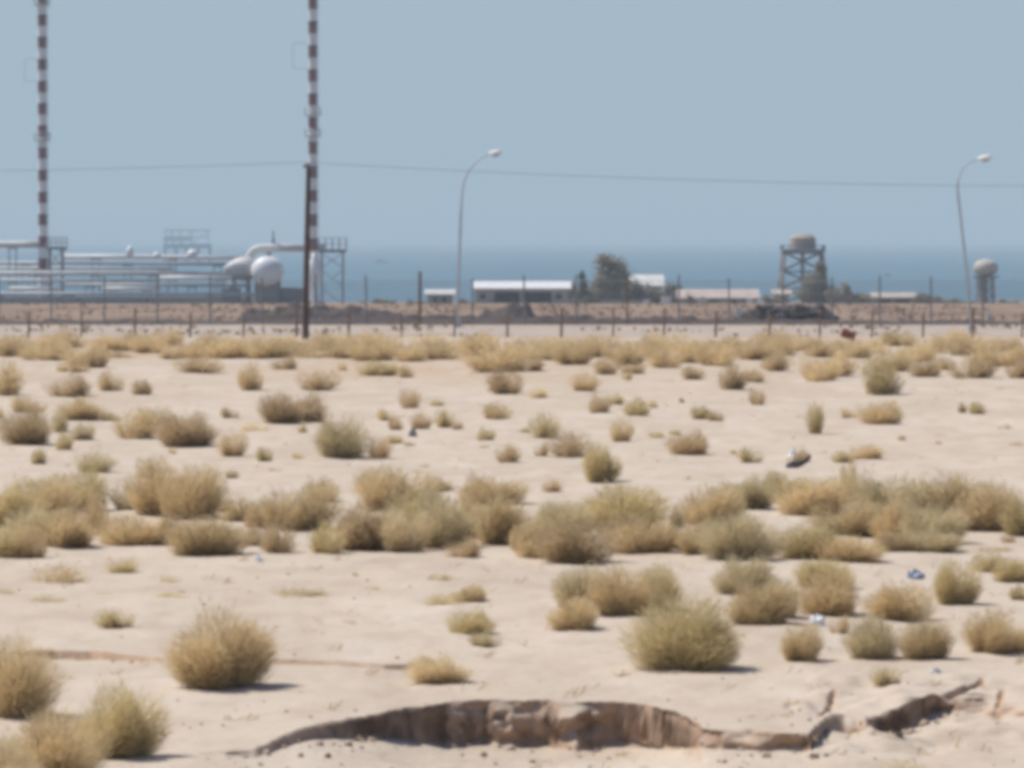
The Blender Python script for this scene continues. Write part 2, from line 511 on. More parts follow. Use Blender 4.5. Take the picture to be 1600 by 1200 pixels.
# dead sprigs and seedlings a hand high, thinly strewn
m_ = MB()
for i in range(420):
    Y = 36 + 120 * rnd.random() ** 1.5
    X = rnd.uniform(-.125, .125) * Y
    z0 = gz(X, Y)
    for k in range(rnd.randint(3, 9)):
        a = rnd.uniform(0, 6.28); q = rnd.uniform(.03, .12); hh_ = rnd.uniform(.01, .07)
        ox, oy = X + rnd.uniform(-.06, .06), Y + rnd.uniform(-.04, .04)
        m_.add([(ox - .004, oy, z0), (ox + .004, oy, z0), (ox + q * math.cos(a) + .004, oy + q * math.sin(a), z0 + hh_), (ox + q * math.cos(a) - .004, oy + q * math.sin(a), z0 + hh_ + .008)], [(0, 1, 2, 3)])
tag(m_.build('dead_sprigs', BUSHCOL['b'][0]), 'tiny dead sprigs strewn thinly over the sand', 'sprigs', kind='stuff')

# ------------------------------------------------------------------ shrubs
def bush_protos():
    out = {}

    def make(kind, seed, ntw, fine):
        r = np.random.default_rng(seed)
        nl = {'round': 7, 'flat': 9, 'tall': 5}[kind]
        ang = r.uniform(0, 2 * np.pi, nl); rad = np.sqrt(r.random(nl)) * (.36 if kind != 'flat' else .38)
        lc = np.stack([rad * np.cos(ang), rad * np.sin(ang)], -1)
        lr = r.uniform(.14, .30, nl); lh = r.uniform(.5, 1.0, nl) * (1 - .7 * rad ** 2 * 4 * .35)
        lc[0] = (r.uniform(-.06, .06), 0); lr[0] = .30; lh[0] = r.uniform(.75, .95)
        li = r.choice(nl, ntw, p=(lr * lh) / (lr * lh).sum())
        d = r.normal(size=(ntw, 3)); d /= np.linalg.norm(d, axis=1)[:, None]
        d[:, 2] = np.abs(d[:, 2])
        q = r.random(ntw) ** (.74 if ntw > 15000 else .62) * np.where(r.random(ntw) < .16, r.uniform(1.0, 1.25, ntw), 1)
        P = np.empty((ntw, 3))
        P[:, :2] = lc[li] + d[:, :2] * (q * lr[li])[:, None]
        P[:, 2] = .04 + d[:, 2] * q * lh[li] * .88
        shrink = .62 + .38 * np.clip(P[:, 2] / .35, 0, 1)
        if kind != 'flat': P[:, :2] *= shrink[:, None]
        D = P * np.array([1.2, 1.2, .75]) + r.normal(size=(ntw, 3)) * .16 + np.array([0, 0, .12])
        D /= np.linalg.norm(D, axis=1)[:, None]
        Ln = r.uniform(.05, .13, ntw) * np.where(r.random(ntw) < .08, 1.5, 1)
        S = np.cross(D, r.normal(size=(ntw, 3))); S /= np.linalg.norm(S, axis=1)[:, None]
        W = r.uniform(.6, 1.4, ntw) * fine
        B = P - D * (Ln * .5)[:, None]; T = P + D * (Ln * .5)[:, None]
        B[:, 2] = np.maximum(B[:, 2], 0.0)
        V = np.stack([B - S * W[:, None] * .5, B + S * W[:, None] * .5, T + S * W[:, None] * .2, T - S * W[:, None] * .2], 1).reshape(-1, 3)
        ex = np.percentile(V, 98, 0) - np.percentile(V, 2, 0); ht = np.percentile(V[:, 2], 98.5)
        nrm = np.array([1 / ex[0], 1 / ex[1], 1 / ht])
        V = V * nrm
        Fb = np.arange(ntw * 4).reshape(-1, 4)
        fol = np_mesh('foliage', V, Fb, BUSHCOL['s'][0])
        # woody stems
        mb = MB(); rr = random.Random(seed)
        for k in range(26):
            j = rr.randrange(nl); a = rr.uniform(0, 6.28)
            tip = Vector((lc[j][0] + .6 * lr[j] * math.cos(a), lc[j][1] + .6 * lr[j] * math.sin(a), lh[j] * rr.uniform(.45, .8)))
            b0 = Vector((rr.uniform(-.08, .08), rr.uniform(-.08, .08), -.03))
            mid = b0.lerp(tip, .5) + Vector((tip.x * .15, tip.y * .15, -.05))
            mb.tube([Vector(nrm) * q_ for q_ in (b0, mid, tip)], [.012, .008, .003], 4, False)
        st = bpy.data.meshes.new('stem'); st.from_pydata(mb.v, [], mb.f); st.materials.append(STEM)
        return fol, st
    out['round'] = [make('round', 100 + i, 10000, .0062) for i in range(9)]
    out['big'] = [make('round', 500 + i, 20000, .0042) for i in range(5)]
    out['small'] = [make('round', 200 + i, 2600, .012) for i in range(7)]
    out['flat'] = [make('flat', 300 + i, 900, .016) for i in range(5)]
    out['tall'] = [make('tall', 400 + i, 1800, .018) for i in range(3)]
    return out


PROTO = bush_protos()

# photo x, foot row, width, height, colour
B = """
12 557 44 33 s;47 558 42 20 s;83 548 46 22 s;87 560 20 13 b;132 574 55 34 s;145 575 30 29 b;121 582 24 14 b;97 581 16 13 o;160 548 42 23 s;182 559 34 14 b
203 548 14 10 b;230 552 44 24 s;264 561 30 14 b;297 551 20 13 b;340 560 66 28 s;388 560 38 24 s;312 583 54 26 b;8 618 42 48 s;111 620 54 31 b;170 611 33 28 s
222 617 26 22 b;396 610 34 38 s;43 645 46 25 s;0 653 16 16 s;50 695 70 56 b;128 656 62 32 s;93 675 28 30 g;97 703 26 27 o;129 688 30 25 g;172 658 24 15 o
208 686 52 44 s;238 664 46 26 g;297 698 74 50 b;267 709 13 10 p;358 653 24 16 b;393 673 46 14 p;361 713 40 36 s;60 725 26 22 o;146 738 46 30 o;361 747 18 13 b
446 577 28 18 b;425 560 54 28 s;482 560 62 22 s;520 534 44 15 o;585 564 58 33 s;545 560 36 24 s;650 565 48 28 s;692 562 46 28 s;622 557 30 20 s;534 579 11 13 p
584 587 48 21 o;634 590 22 18 s;496 610 50 29 b;440 662 60 45 b;491 660 42 42 b;472 676 12 14 o;640 638 30 28 b;680 634 20 10 g;603 657 24 18 o;620 672 22 20 b
657 670 26 24 b;695 668 24 28 o;714 671 15 14 b;540 716 78 58 g;592 716 34 32 b;616 693 22 13 o;640 697 16 8 g;415 721 20 22 o;467 717 20 9 p;425 736 25 7 p
665 730 18 6 b;756 688 28 18 o;760 700 16 6 o;780 655 46 24 s;795 616 46 37 b;793 723 30 28 b;780 582 70 46 s;830 580 30 20 b;857 555 40 23 s;897 570 50 34 s
941 585 34 25 b;975 570 38 26 s;995 584 36 17 b;1040 575 44 33 s;1084 593 28 19 b;1080 566 48 30 s;1122 572 48 34 s;1139 609 38 37 b;1182 597 28 20 s;1175 562 48 28 s
912 611 38 27 s;841 622 28 16 p;980 593 11 12 o;933 645 34 26 b;963 632 25 16 o;998 650 35 26 o;1020 637 12 12 p;1065 629 10 8 b;1096 655 28 20 o;1121 658 24 14 b
1184 633 22 23 b;855 685 46 36 g;822 676 14 8 g;968 690 36 33 s;1026 684 22 10 o;1052 680 18 9 o;1087 711 54 35 b;890 715 50 40 b;846 713 18 20 b;937 753 56 55 o
1173 723 32 23 o;1147 709 12 8 p;862 769 28 20 b;1263 546 44 19 b;1309 546 30 15 b;1212 580 34 32 b;1280 596 50 35 s;1310 588 42 36 s;1378 617 56 54 o;1395 580 58 32 s
1448 589 34 25 b;1478 578 26 20 s;1520 591 54 32 b;1596 591 28 29 b;1502 556 26 23 b;1472 547 28 19 s;1550 573 50 30 s;1585 572 36 34 s;1368 543 18 13 o;1430 566 40 26 s
1340 560 44 26 s;1225 556 40 26 s;740 556 46 28 s;820 556 40 26 s;930 558 40 30 s;1010 560 44 30 s;1130 552 40 24 s;300 560 40 22 s;365 548 36 20 s;450 546 40 20 s
1273 678 20 46 o;1327 653 22 15 p;1388 663 58 33 s;1502 645 12 15 b;1526 647 22 18 o;1571 670 22 8 g;1408 688 12 9 b;1465 694 10 6 p;1586 696 24 6 b;1255 722 23 18 b
1312 723 30 18 o;1359 717 45 22 s;1328 777 22 56 s;45 762 16 16 p;20 825 74 62 o;75 815 76 64 s;128 800 84 60 o;200 797 38 42 g;235 748 36 34 s;255 806 76 72 s
300 812 70 78 s;150 835 42 55 b;12 872 52 46 o;50 872 40 44 b;100 855 68 54 s;40 850 72 52 g;205 853 82 43 s;268 850 30 46 b;318 868 80 58 s;345 800 26 22 b
372 815 40 36 s;384 853 34 32 b;396 825 36 36 b;80 910 78 28 s;190 895 42 22 o;268 909 30 12 p;12 928 30 12 g;70 940 55 12 p;274 932 46 9 o;158 929 24 6 g
180 981 46 30 o;510 784 52 36 s;468 828 76 64 s;408 822 42 42 g;432 864 52 48 b;506 865 48 48 o;575 765 32 30 o;610 797 88 62 s;683 768 40 20 b;566 860 66 64 b
622 862 60 64 p;645 832 74 62 o;685 855 70 78 g;765 790 66 44 s;728 840 62 60 s;772 850 64 72 s;728 871 44 30 b;556 900 9 8 g;458 931 76 14 o;690 907 46 11 o
585 922 26 8 p;700 944 56 18 o;735 941 56 24 s;730 990 70 34 o;760 1010 44 24 g;548 974 20 7 b;693 1068 84 42 p;975 828 94 66 o;885 830 68 44 g;843 872 64 56 s
908 880 86 64 b;1000 865 80 56 s;1056 824 24 32 g;1055 858 36 28 b;808 860 28 40 b;1110 822 76 58 s;1175 795 60 46 g;1100 866 58 48 s;1155 874 114 76 g;910 950 84 62 g
965 962 86 72 s;1030 955 84 64 o;900 985 78 48 s;1070 1047 165 115 o;1155 930 78 56 g;1180 977 88 64 s;1220 785 62 44 o;1265 805 84 52 s;1312 785 52 40 o;1340 838 88 52 s
1405 808 94 60 g;1490 805 84 58 s;1405 845 64 60 s;1460 850 70 60 g;1512 830 50 50 b;1565 830 76 72 s;1600 838 46 62 o;1402 862 56 28 b;1455 862 62 32 g;1262 874 78 52 o
1328 877 76 38 s;1548 862 52 10 b;1576 848 20 12 b;1285 918 78 44 o;1538 893 46 28 o;1580 910 54 36 o;1490 945 68 64 o;1226 965 54 60 g;1310 962 88 66 s;1415 970 98 54 s
1313 990 26 28 b;1250 1032 64 54 s;1367 1030 72 64 g;1450 1030 76 60 s;1560 1020 104 64 s;1386 1071 38 29 g;1594 938 22 24 o;20 1120 124 128 s;180 1185 132 116 o
85 1225 150 112 s;12 1240 110 88 p;340 1075 160 116 s;1410 1216 84 28 g;80 1030 14 5 b
22 553 49 25 b;66 563 57 24 s;104 544 52 26 b;192 548 52 22 s;211 544 44 23 b;252 541 42 24 s;275 558 55 22 s;322 548 40 26 b;403 541 51 20 s;439 558 40 26 s;465 558 46 23 b;499 548 42 24 s;535 558 57 22 b;564 548 51 25 s;599 541 58 24 b;664 541 51 20 s;720 548 55 20 s;758 548 42 27 s;803 558 56 22 s;851 563 58 26 s;872 548 44 21 s;909 558 49 25 b;949 544 53 21 b;988 563 52 27 s;1027 541 57 23 s;1062 548 58 22 b;1094 563 55 26 s;1147 558 53 27 s;1201 544 47 27 b;1237 548 40 26 s;1289 558 45 23 b;1349 553 58 21 s;1412 541 46 22 s;1456 553 56 22 s;1491 541 49 24 s;1529 553 50 25 s;1564 548 43 20 s
""".replace('\n', ';').split(';')

LAND = [(0, 'the left picture edge'), (67, 'the left striped mast'), (292, 'the offshore jetty'), (415, 'the round white tank'), (480, 'the utility pole'),
        (597, 'the distant boat'), (718, 'the left street lamp'), (815, 'the long shed'), (955, 'the big tree'), (1130, 'the pink house'),
        (1255, 'the water tower'), (1400, 'the tan shed'), (1515, 'the right street lamp'), (1600, 'the right picture edge')]
ZONES = [(566, 'in far belt by track', 'bushes in the far belt along the track'), (600, 'fronting the far belt', 'bushes along the front of the far belt'),
         (662, 'on farther open sand', 'bushes dotted over the farther open sand'), (757, 'on nearer open sand', 'bushes dotted over the nearer open sand'),
         (884, 'in thick middle band', 'bushes of the thick middle band'), (1000, 'on sand before middle band', 'bushes and tufts before the middle band'),
         (2000, 'in the foreground', 'large foreground bushes')]
HAND = {(340, 1075): 'large round straw bush on the ledge left of the cut bank',
        (1070, 1047): 'largest dense bush, standing above the right half of the cut bank',
        (180, 1185): 'large foreground bush casting a dark shadow to its right',
        (20, 1120): 'tall straw bush cut off by the left edge of the foreground',
        (85, 1225): 'straw bush half out of frame at the bottom left',
        (12, 1240): 'pale bush in the bottom left corner, cut off by two edges',
        (1410, 1216): 'pale green tuft just showing at the bottom edge, lower right',
        (1386, 1071): 'small dark grey-green bush above the right cut bank',
        (693, 1068): 'pale low bush above the middle of the cut bank',
        (760, 1010): 'small green tuft touching the front of an olive bush',
        (1273, 678): 'tall narrow upright bush alone on the sand below the water tower',
        (1328, 777): 'tall narrow bush rising behind the right part of the middle band',
        (180, 981): 'small olive bush alone on bare sand at the left',
        (312, 583): 'dark flat brown bush below the offshore jetty',
        (862, 769): 'small brown bush alone on bare sand behind the middle band',
        (1378, 617): 'tall rounded bush standing out in front of the far belt at right',
        (1255, 722): 'small dark bush beside the black scrap and white bag',
        (80, 1030): 'tiny dead tuft on the lip of the left ledge'}


def bush_desc(cx, by, w, h, kind, cname):
    rw = w * CAMZ / (by - HZ)
    size = 'tiny' if rw < .26 else 'small' if rw < .5 else 'medium' if rw < .8 else 'broad'
    noun = {'flat': 'flat tuft', 'tall': 'upright bush'}.get(kind, 'bush')
    zone = next(z for z in ZONES if by < z[0])
    l = min(LAND, key=lambda q: abs(q[0] - cx))
    d = cx - l[0]
    rel = 'below' if abs(d) < 20 else ('right of' if d > 0 else 'left of')
    if 'edge' in l[1]: rel = 'near'
    return f'{size} {cname} {noun} {zone[1]}, {rel} {l[1]}', zone[2], noun


entries = []
for e in B:
    e = e.strip()
    if not e: continue
    cx, by, w, h, c = e.split(); entries.append([int(cx), int(by), int(w), int(h), c])
info = []
for cx, by, w, h, c in entries:
    asp = h / w
    kind = 'flat' if asp < .42 else 'tall' if asp > 1.35 else 'round' if w >= 54 and by > 640 else 'small'
    lab, grp, noun = bush_desc(cx, by, w, h, kind, BUSHCOL[c][1])
    info.append([kind, HAND.get((cx, by), lab), grp, noun])
# labels that still coincide get told apart by depth, then by side
from collections import defaultdict
dd = defaultdict(list)
for i, t in enumerate(info): dd[t[1]].append(i)
for lab, ids in dd.items():
    if len(ids) == 1: continue
    bys = [entries[i][1] for i in ids]
    if len(set(bys)) == len(ids):
        ids = sorted(ids, key=lambda i: -entries[i][1]); nm = ['nearest', 'second nearest', 'third nearest', 'farthest']
    else:
        ids = sorted(ids, key=lambda i: entries[i][0]); nm = ['leftmost', 'second from left', 'third from left', 'rightmost']
    n = len(ids)
    words = ['nearer', 'farther'] if (n == 2 and nm[0] == 'nearest') else ['left one', 'right one'] if n == 2 else (nm[:n - 1] + nm[-1:])
    for i, wd in zip(ids, words): info[i][1] = info[i][1] + ', ' + wd

rb = random.Random(99)
for (cx, by, w, h, c), (kind, lab, grp, noun) in zip(entries, info):
    p = ground(cx, by)
    mpp = p.y / F
    fol, st = rb.choice(PROTO['big' if kind == 'round' and w > 100 else kind])
    name = 'grass_tuft' if kind == 'flat' else 'desert_bush'
    cat = 'tuft' if kind == 'flat' else 'bush'
    k_ = (1.22 if 757 < by < 884 else .98) if kind == 'round' else 1.22 if by < 600 else 1.05
    if w > 100: k_ = .86; h *= .90
    elif by > 885 and kind == 'round': k_ = .92
    W, H = w * mpp * k_, h * mpp * (.97 if kind == 'round' else 1.03)
    rz = rb.uniform(0, 6.28)
    if kind == 'flat' : rz = rb.choice([0, math.pi]) + rb.uniform(-.3, .3)
    depth = W if kind != 'flat' else W * .8
    loc = (p.x, p.y + depth * .25, gz(p.x, p.y + depth * .25) - .02)
    if kind == 'round':
        root = thing(name, loc, lab, cat, grp, rz)
        root.scale = (W, W, H)
        for nm, me in (('foliage', fol), ('stem', st)):
            o = link(nm, me, root)
            if nm == 'foliage':
                o.material_slots[0].link = 'OBJECT'; o.material_slots[0].material = BUSHCOL[c][0]
    else:
        o = link(name, fol); o.location = loc; o.scale = (W, depth, H); o.rotation_euler = (0, 0, rz)
        o.material_slots[0].link = 'OBJECT'; o.material_slots[0].material = BUSHCOL[c][0]
        tag(o, lab, cat, grp)

# dry grass beyond the track, too thin to count
r_ = np.random.default_rng(77); n_ = 5200
gy = 184 + 91 * r_.random(n_); gx = (r_.random(n_) - .5) * .27 * gy
keep = vnoise(gx / 5, gy / 7, 71) + .6 * vnoise(gx / 1.3, gy / 3, 72) > .08
gx, gy = gx[keep], gy[keep]; n_ = len(gx)
gh = terrain(gx, gy); hh = r_.uniform(.05, .18, n_); ww = r_.uniform(.04, .14, n_); aa = r_.uniform(0, np.pi, n_)
dx, dy = np.cos(aa) * ww, np.sin(aa) * ww
V_ = np.stack([np.stack([gx - dx * .4, gy - dy * .4, gh - .02], -1), np.stack([gx + dx * .4, gy + dy * .4, gh - .02], -1),
               np.stack([gx + dx, gy + dy, gh + hh], -1), np.stack([gx - dx, gy - dy, gh + hh * .8], -1)], 1).reshape(-1, 3)
tag(link('dry_grass', np_mesh('dry_grass', V_, np.arange(n_ * 4).reshape(-1, 4), bush_mat('dry_grass_blades', (.40, .29, .20), (.28, .20, .145)))),
    'thin dry grass on the track and the brown soil beyond it', 'grass', kind='stuff')

# ------------------------------------------------------------------ fences
root = thing('wire_fence', (0, 183, 0), 'low rusty wire fence along the near side of the track', 'fence')
xs_ = [-120, -38, 44, 127, 211, 297, 380, 463, 545, 628, 710, 793, 877, 958, 1037, 1118, 1202, 1281, 1362, 1442, 1520, 1597, 1680, 1762]
tops = []
rf = random.Random(3)
for x in xs_:
    Y = 182.8 + rf.uniform(-.5, .5)
    p = at(x, 527, Y); hgt = 1.12 + rf.uniform(-.12, .1)
    ln = rf.uniform(-.06, .06)
    mb = MB(); r = .042 + .02 * rf.random()
    mb.tube([(p.x, Y - 183, -.05), (p.x + ln * .5, Y - 183, hgt * .5), (p.x + ln, Y - 183, hgt)], [r, r * .95, r * .9], 7)
    mb.build('post', RUSTP, root); tops.append((p.x, Y - 183, hgt, ln))
for fr in (.35, .62, .9):
    mb = MB()
    for a, b in zip(tops, tops[1:]):
        A = Vector((a[0] + a[3] * fr, a[1] - .06, a[2] * fr)); Bq = Vector((b[0] + b[3] * fr, b[1] - .06, b[2] * fr))
        mb.tube([A, (A + Bq) / 2 - Vector((0, 0, .03)), Bq], .004, 3, False)
    mb.build('strand_wire', GALV, root)

root = thing('chain_link_fence', (0, 210, 0), 'tall chain-link fence along the far side of the track', 'fence')
xs2 = [-84, -2, 80, 163, 246, 328, 410, 493, 573, 656, 738, 820, 900, 980, 1060, 1140, 1222, 1300, 1375, 1455, 1535, 1616, 1698]
tt = []
for x in xs2:
    p = at(x, 507, 210); hgt = 2.3 + rf.uniform(-.12, .12)
    if x == 656: hgt = 2.5
    mb = MB(); r = .075 if x == 656 else .045
    mb.tube([(p.x, 0, -.05), (p.x + rf.uniform(-.05, .05), 0, hgt)], r, 7)
    mb.build('post', RUSTP if x in (656, 980) else DARKST, root); tt.append((p.x, hgt))
mb = MB(); pitch = .11; xa, xb = tt[0][0], tt[-1][0]; zt_ = 2.05; w = .0038
k = xa
while k < xb:
    for sgn in (1, -1):
        x0, x1 = (k, k + zt_) if sgn > 0 else (k + zt_, k)
        yv = .05 + .004 * sgn
        mb.add([(x0 - w, yv, .02), (x0 + w, yv, .02), (x1 + w, yv, zt_), (x1 - w, yv, zt_)], [(0, 1, 2, 3)])
    k += pitch
mb.build('mesh_panel', GALV, root)
mb = MB(); mb.tube([(xa, .05, zt_), (xb, .05, zt_)], .012, 5); mb.build('top_wire', GALV, root)

# ------------------------------------------------------------------ utility pole and line
base = at(477, 530, 179.5); base.z = gz(base.x, 179.5)
top = at(482, 256, 179.5)
root = thing('utility_pole', base, 'dark brown wooden utility pole standing in front of the striped mast', 'pole')
mb = MB(); mb.tube([(0, 0, -.3), ((top.x - base.x) * .5, 0, (top.z - base.z) * .5), (top.x - base.x, 0, top.z - base.z)], [.14, .12, .09], 12)
mb.build('pole', WOOD, root)
mb = MB(); tx = top.x - base.x; tz = top.z - base.z
mb.box(tx - .22, tx + .1, -.16, -.09, tz - .16, tz - .06); mb.build('bracket', DARKST, root)
mb = MB(); mb.lathe([(.02, 0), (.06, .01), (.04, .05), (.06, .08), (.03, .14), (.005, .16)], (tx - .12, -.12, tz - .06), 10)
mb.build('insulator', OFFW, root)
root = thing('overhead_wire', (top.x - .12, 179.5 - .12, top.z + .06), 'thin overhead wire crossing the whole sky from the utility pole', 'wire')
O = root.location
for tgt, low in (((-900, 262, 179.5), 12), ((2900, 258, 179.5), 37)):
    e = at(*tgt) - O; mb = MB(); pts = []
    for i in range(41):
        t = i / 40; q = e * t; q.z -= low * 179.5 / F * 4 * t * (1 - t) * .95
        pts.append(q)
    mb.tube(pts, .011, 5, False); mb.build('span', DARKST, root)
for px, lb in ((-900, 'wooden utility pole carrying the wire beyond the left edge'), (2900, 'wooden utility pole carrying the wire beyond the right edge')):
    q = at(px, 260, 179.5); rr_ = thing('utility_pole', (q.x, 179.5, 0), lb, 'pole')
    mb = MB(); mb.tube([(0, 0, -.3), (0, 0, q.z)], [.14, .09], 10); mb.build('pole', WOOD, rr_)

# ------------------------------------------------------------------ street lamps
def lamp(path, head, Y, base_px, label):
    b = at(*base_px, Y); b.z = gz(b.x, Y)
    root = thing('street_lamp', b, label, 'street lamp', 'curved street lamps beside the track')
    pts = [Vector((0, 0, 0))] + [at(x, y, Y) - b for x, y in path]
    rad = [.062 - .036 * i / (len(pts) - 1) for i in range(len(pts))]
    mb = MB(); mb.tube(pts, rad, 10); mb.build('pole', LAMPM, root, True)
    mb = MB(); mb.box(-.16, .16, -.16, .16, -.02, .35); mb.build('base', LAMPM, root)
    h = at(*head, Y) - b
    d = (h - pts[-1])
    mb = MB()
    prof = [(.02, -.30), (.09, -.26), (.15, -.12), (.175, .05), (.16, .2), (.09, .3), (.02, .33)]
    mb.lathe(prof, (0, 0, 0), 16, 'x')
    tilt = Matrix.Rotation(math.radians(-10), 4, 'Y')
    mb.v = [tuple(tilt @ Vector((x, y, z * .72)) + h) for x, y, z in mb.v]
    hd = mb.build('lamp_head', WHITE, root, True)
    mb = MB(); mb.lathe([(.13, 0), (.11, -.05), (.04, -.08)], (0, 0, -.09), 14)
    mb.v = [tuple(tilt @ Vector((x * 1.4, y, z)) + h + Vector((.04, 0, 0))) for x, y, z in mb.v]
    mb.build('lens', GALV, hd, True)


lamp([(717, 420), (720, 340), (722, 300), (725, 284), (731, 270), (740, 257), (752, 247), (766, 241)], (773, 239), 204.4, (715, 511), 'curved grey street lamp left of the long white-roofed shed')
lamp([(1511, 430), (1502, 350), (1497, 305), (1496, 288), (1498, 276), (1504, 264), (1514, 254), (1530, 249)], (1538, 247), 189.2, (1519, 522), 'leaning curved street lamp near the right edge of the picture')

# ------------------------------------------------------------------ plant
def rootat(px, Y):
    p = at(px, 475, Y); p.z = gz(p.x, Y); return p


def mast(px, Y, y_base, period, y_red, y_top, rings, loop, label):
    b = rootat(px, Y); m = Y / F
    root = thing('radio_mast', b, label, 'mast', 'red and white striped masts')
    zof = lambda y: at(px, y, Y).z - b.z
    hw = 6.8 * m
    mb = MB(); mb.box(-1.0, 1.0, -1.0, 1.0, -.3, .35); mb.build('footing', CONC, root)
    y = y_red + period * .25
    while y > y_red: y -= period
    k0 = math.floor((y_top - (y_red - period / 4)) / (period / 2)); k1 = math.ceil((y_base - (y_red - period / 4)) / (period / 2))
    for k in range(k0, k1):
        ya = (y_red - period / 4) + k * period / 2; yb = ya + period / 2
        za, zb = zof(yb), zof(ya)
        if k == k1 - 1: za = .3
        mb = MB(); h = zb - za
        mb.lathe([(hw, za), (hw, zb - .06), (hw * 1.14, zb - .06), (hw * 1.14, zb)], (0, 0, 0), 14)
        for sx in (-1, 1):      # climbing ladder rails and rungs on the right flank
            mb.box(hw + .10, hw + .13, sx * .2 - .015, sx * .2 + .015, za, zb)
        for i in range(3):
            zz = za + h * (i + .5) / 3; mb.box(hw - .02, hw + .14, -.2, .2, zz, zz + .03)
        mb.build('red_section' if k % 2 == 0 else 'white_section', RED if k % 2 == 0 else WHITE, root)
    for y in rings:
        z = zof(y); mb = MB()
        mb.lathe([(hw * 1.15, z - .04), (hw * 1.95, z - .04), (hw * 1.95, z + .04), (hw * 1.15, z + .04)], (0, 0, 0), 14)
        for i in range(10):
            t = i * .628; mb.tube([(hw * 1.9 * math.cos(t), hw * 1.9 * math.sin(t), z), (hw * 1.9 * math.cos(t), hw * 1.9 * math.sin(t), z + .7)], .025, 4)
        ring = [(hw * 1.9 * math.cos(i * .314), hw * 1.9 * math.sin(i * .314), z + .7) for i in range(21)]
        mb.tube(ring, .03, 4, False)
        mb.build('ring_platform', GALV, root)
    x0, y0, y1 = loop
    xl = (x0 - px) * m
    mb = MB(); mb.tube([(-hw, 0, zof(y0)), (xl + .15, 0, zof(y0)), (xl, 0, zof(y0) - .15), (xl, 0, zof(y1) + .15), (xl + .15, 0, zof(y1)), (-hw, 0, zof(y1))], .028, 5)
    mb.build('dipole_antenna', GALV, root)


mast(67, 450, 430, 34.6, 101, -150, (8, 219), (40, 92, 127), 'red and white striped mast near the left edge')
mast(489, 430, 445, 37.7, 118, -150, (180, 213), (458, 67, 107), 'red and white striped mast rising just behind the utility pole')


def wx(px, Y): return at(px, 400, Y).x
def wz(py, Y): return at(800, py, Y).z


def pipe(path, r_px, Y, material, label, name='pipeline', smooth_n=14, supports=(), group='white process pipes', cat='pipe', dY=None):
    p0 = path[0]; px0 = sum(q[0] for q in path) / len(path)
    b = rootat(px0, Y)
    root = thing(name, b, label, cat, group)
    m = Y / F
    pts = [at(x, y, Y) - b for x, y in path]
    mb = MB(); mb.tube(pts, r_px * m, smooth_n); mb.build('pipe', material, root, True)
    for s in supports:
        x = (s - px0) * m
        yy = np.interp(s, [q[0] for q in path], [q[1] for q in path]) if path[0][0] < path[-1][0] else path[0][1]
        zt = at(px0, yy, Y).z - b.z - r_px * m
        mb = MB()
        for sx in (-.35, .35):
            mb.box(x + sx - .06, x + sx + .06, -.08, .08, gz(b.x + x, Y) - b.z - .1, zt)
        mb.box(x - .5, x + .5, -.09, .09, zt - .12, zt + .02)
        mb.build('support', GALV, root)
    return root


pipe([(-60, 382), (40, 382), (74, 382)], 5.4, 450, OFFW, 'thick overhead white pipe running out of frame left of the mast', supports=(-40, 20))
pipe([(388, 425), (388, 408), (391, 398), (397, 391), (406, 388), (440, 387), (507, 387)], 6.4, 446, OFFW, 'thick white pipe arching over the round white tank', supports=())
pipe([(-60, 427), (120, 427), (392, 428)], 3.4, 444, OFFW, 'long white pipe passing the foot of the mast towards the tank', supports=(-30, 60, 150, 240))
pipe([(100, 401), (200, 401), (300, 402), (392, 403)], 3.6, 470, WHITE, 'upper long white pipe left of the tank, below the offshore jetty', supports=(150, 270))
pipe([(-60, 411), (120, 411), (250, 412), (392, 413)], 2.6, 466, GALV, 'thin grey pipe below the upper long white pipe', supports=(40, 200, 340))
pipe([(-60, 419), (140, 419), (272, 420)], 2.4, 460, OFFW, 'thin white pipe above the long pipe, ending mid yard', supports=(60, 255))
pipe([(250, 434), (300, 434), (362, 434)], 3.4, 440, WHITE, 'white pipe leading into the tapered vessel', supports=(270, 345))
pipe([(-60, 438), (100, 438), (250, 439)], 2.6, 441, GALV, 'grey pipe below the long white pipe, third from the ground', supports=(20, 180))
pipe([(100, 445), (250, 445), (385, 446)], 2.6, 439, GALV, 'grey pipe running under the tapered vessel', supports=(140, 300))
pipe([(14, 451), (60, 451), (94, 452)], 3.2, 436, WHITE, 'low white pipe near the ground at the far left', supports=(30, 80))
pipe([(160, 451), (200, 451), (246, 452)], 3.2, 436, WHITE, 'low white pipe near the ground right of the left mast', supports=(175, 230))
pipe([(-60, 459), (150, 459), (400, 460)], 2.8, 433, GALV, 'lowest grey pipe along the front of the pipe yard', supports=(0, 110, 330))

# valve housings on the upper run
for x, y, w_, h_, lb in ((203, 400, 11, 16, 'white valve housing on the upper pipe, left of three'), (245, 402, 12, 8, 'low white valve housing on the upper pipe, middle of three'),
                         (300, 402, 16, 12, 'wide white valve housing on the upper pipe, right of three')):
    Y = 468.3; m = Y / F; p = at(x, y, Y)
    mb = MB(); mb.lathe([(w_ * m * .5, -.05), (w_ * m * .5, h_ * m * .55), (w_ * m * .35, h_ * m * .8), (w_ * m * .12, h_ * m)], (0, 0, 0), 12)
    o = mb.build('valve_housing', WHITE, None, True); o.location = p; tag(o, lb, 'valve', 'valve housings on the pipe')

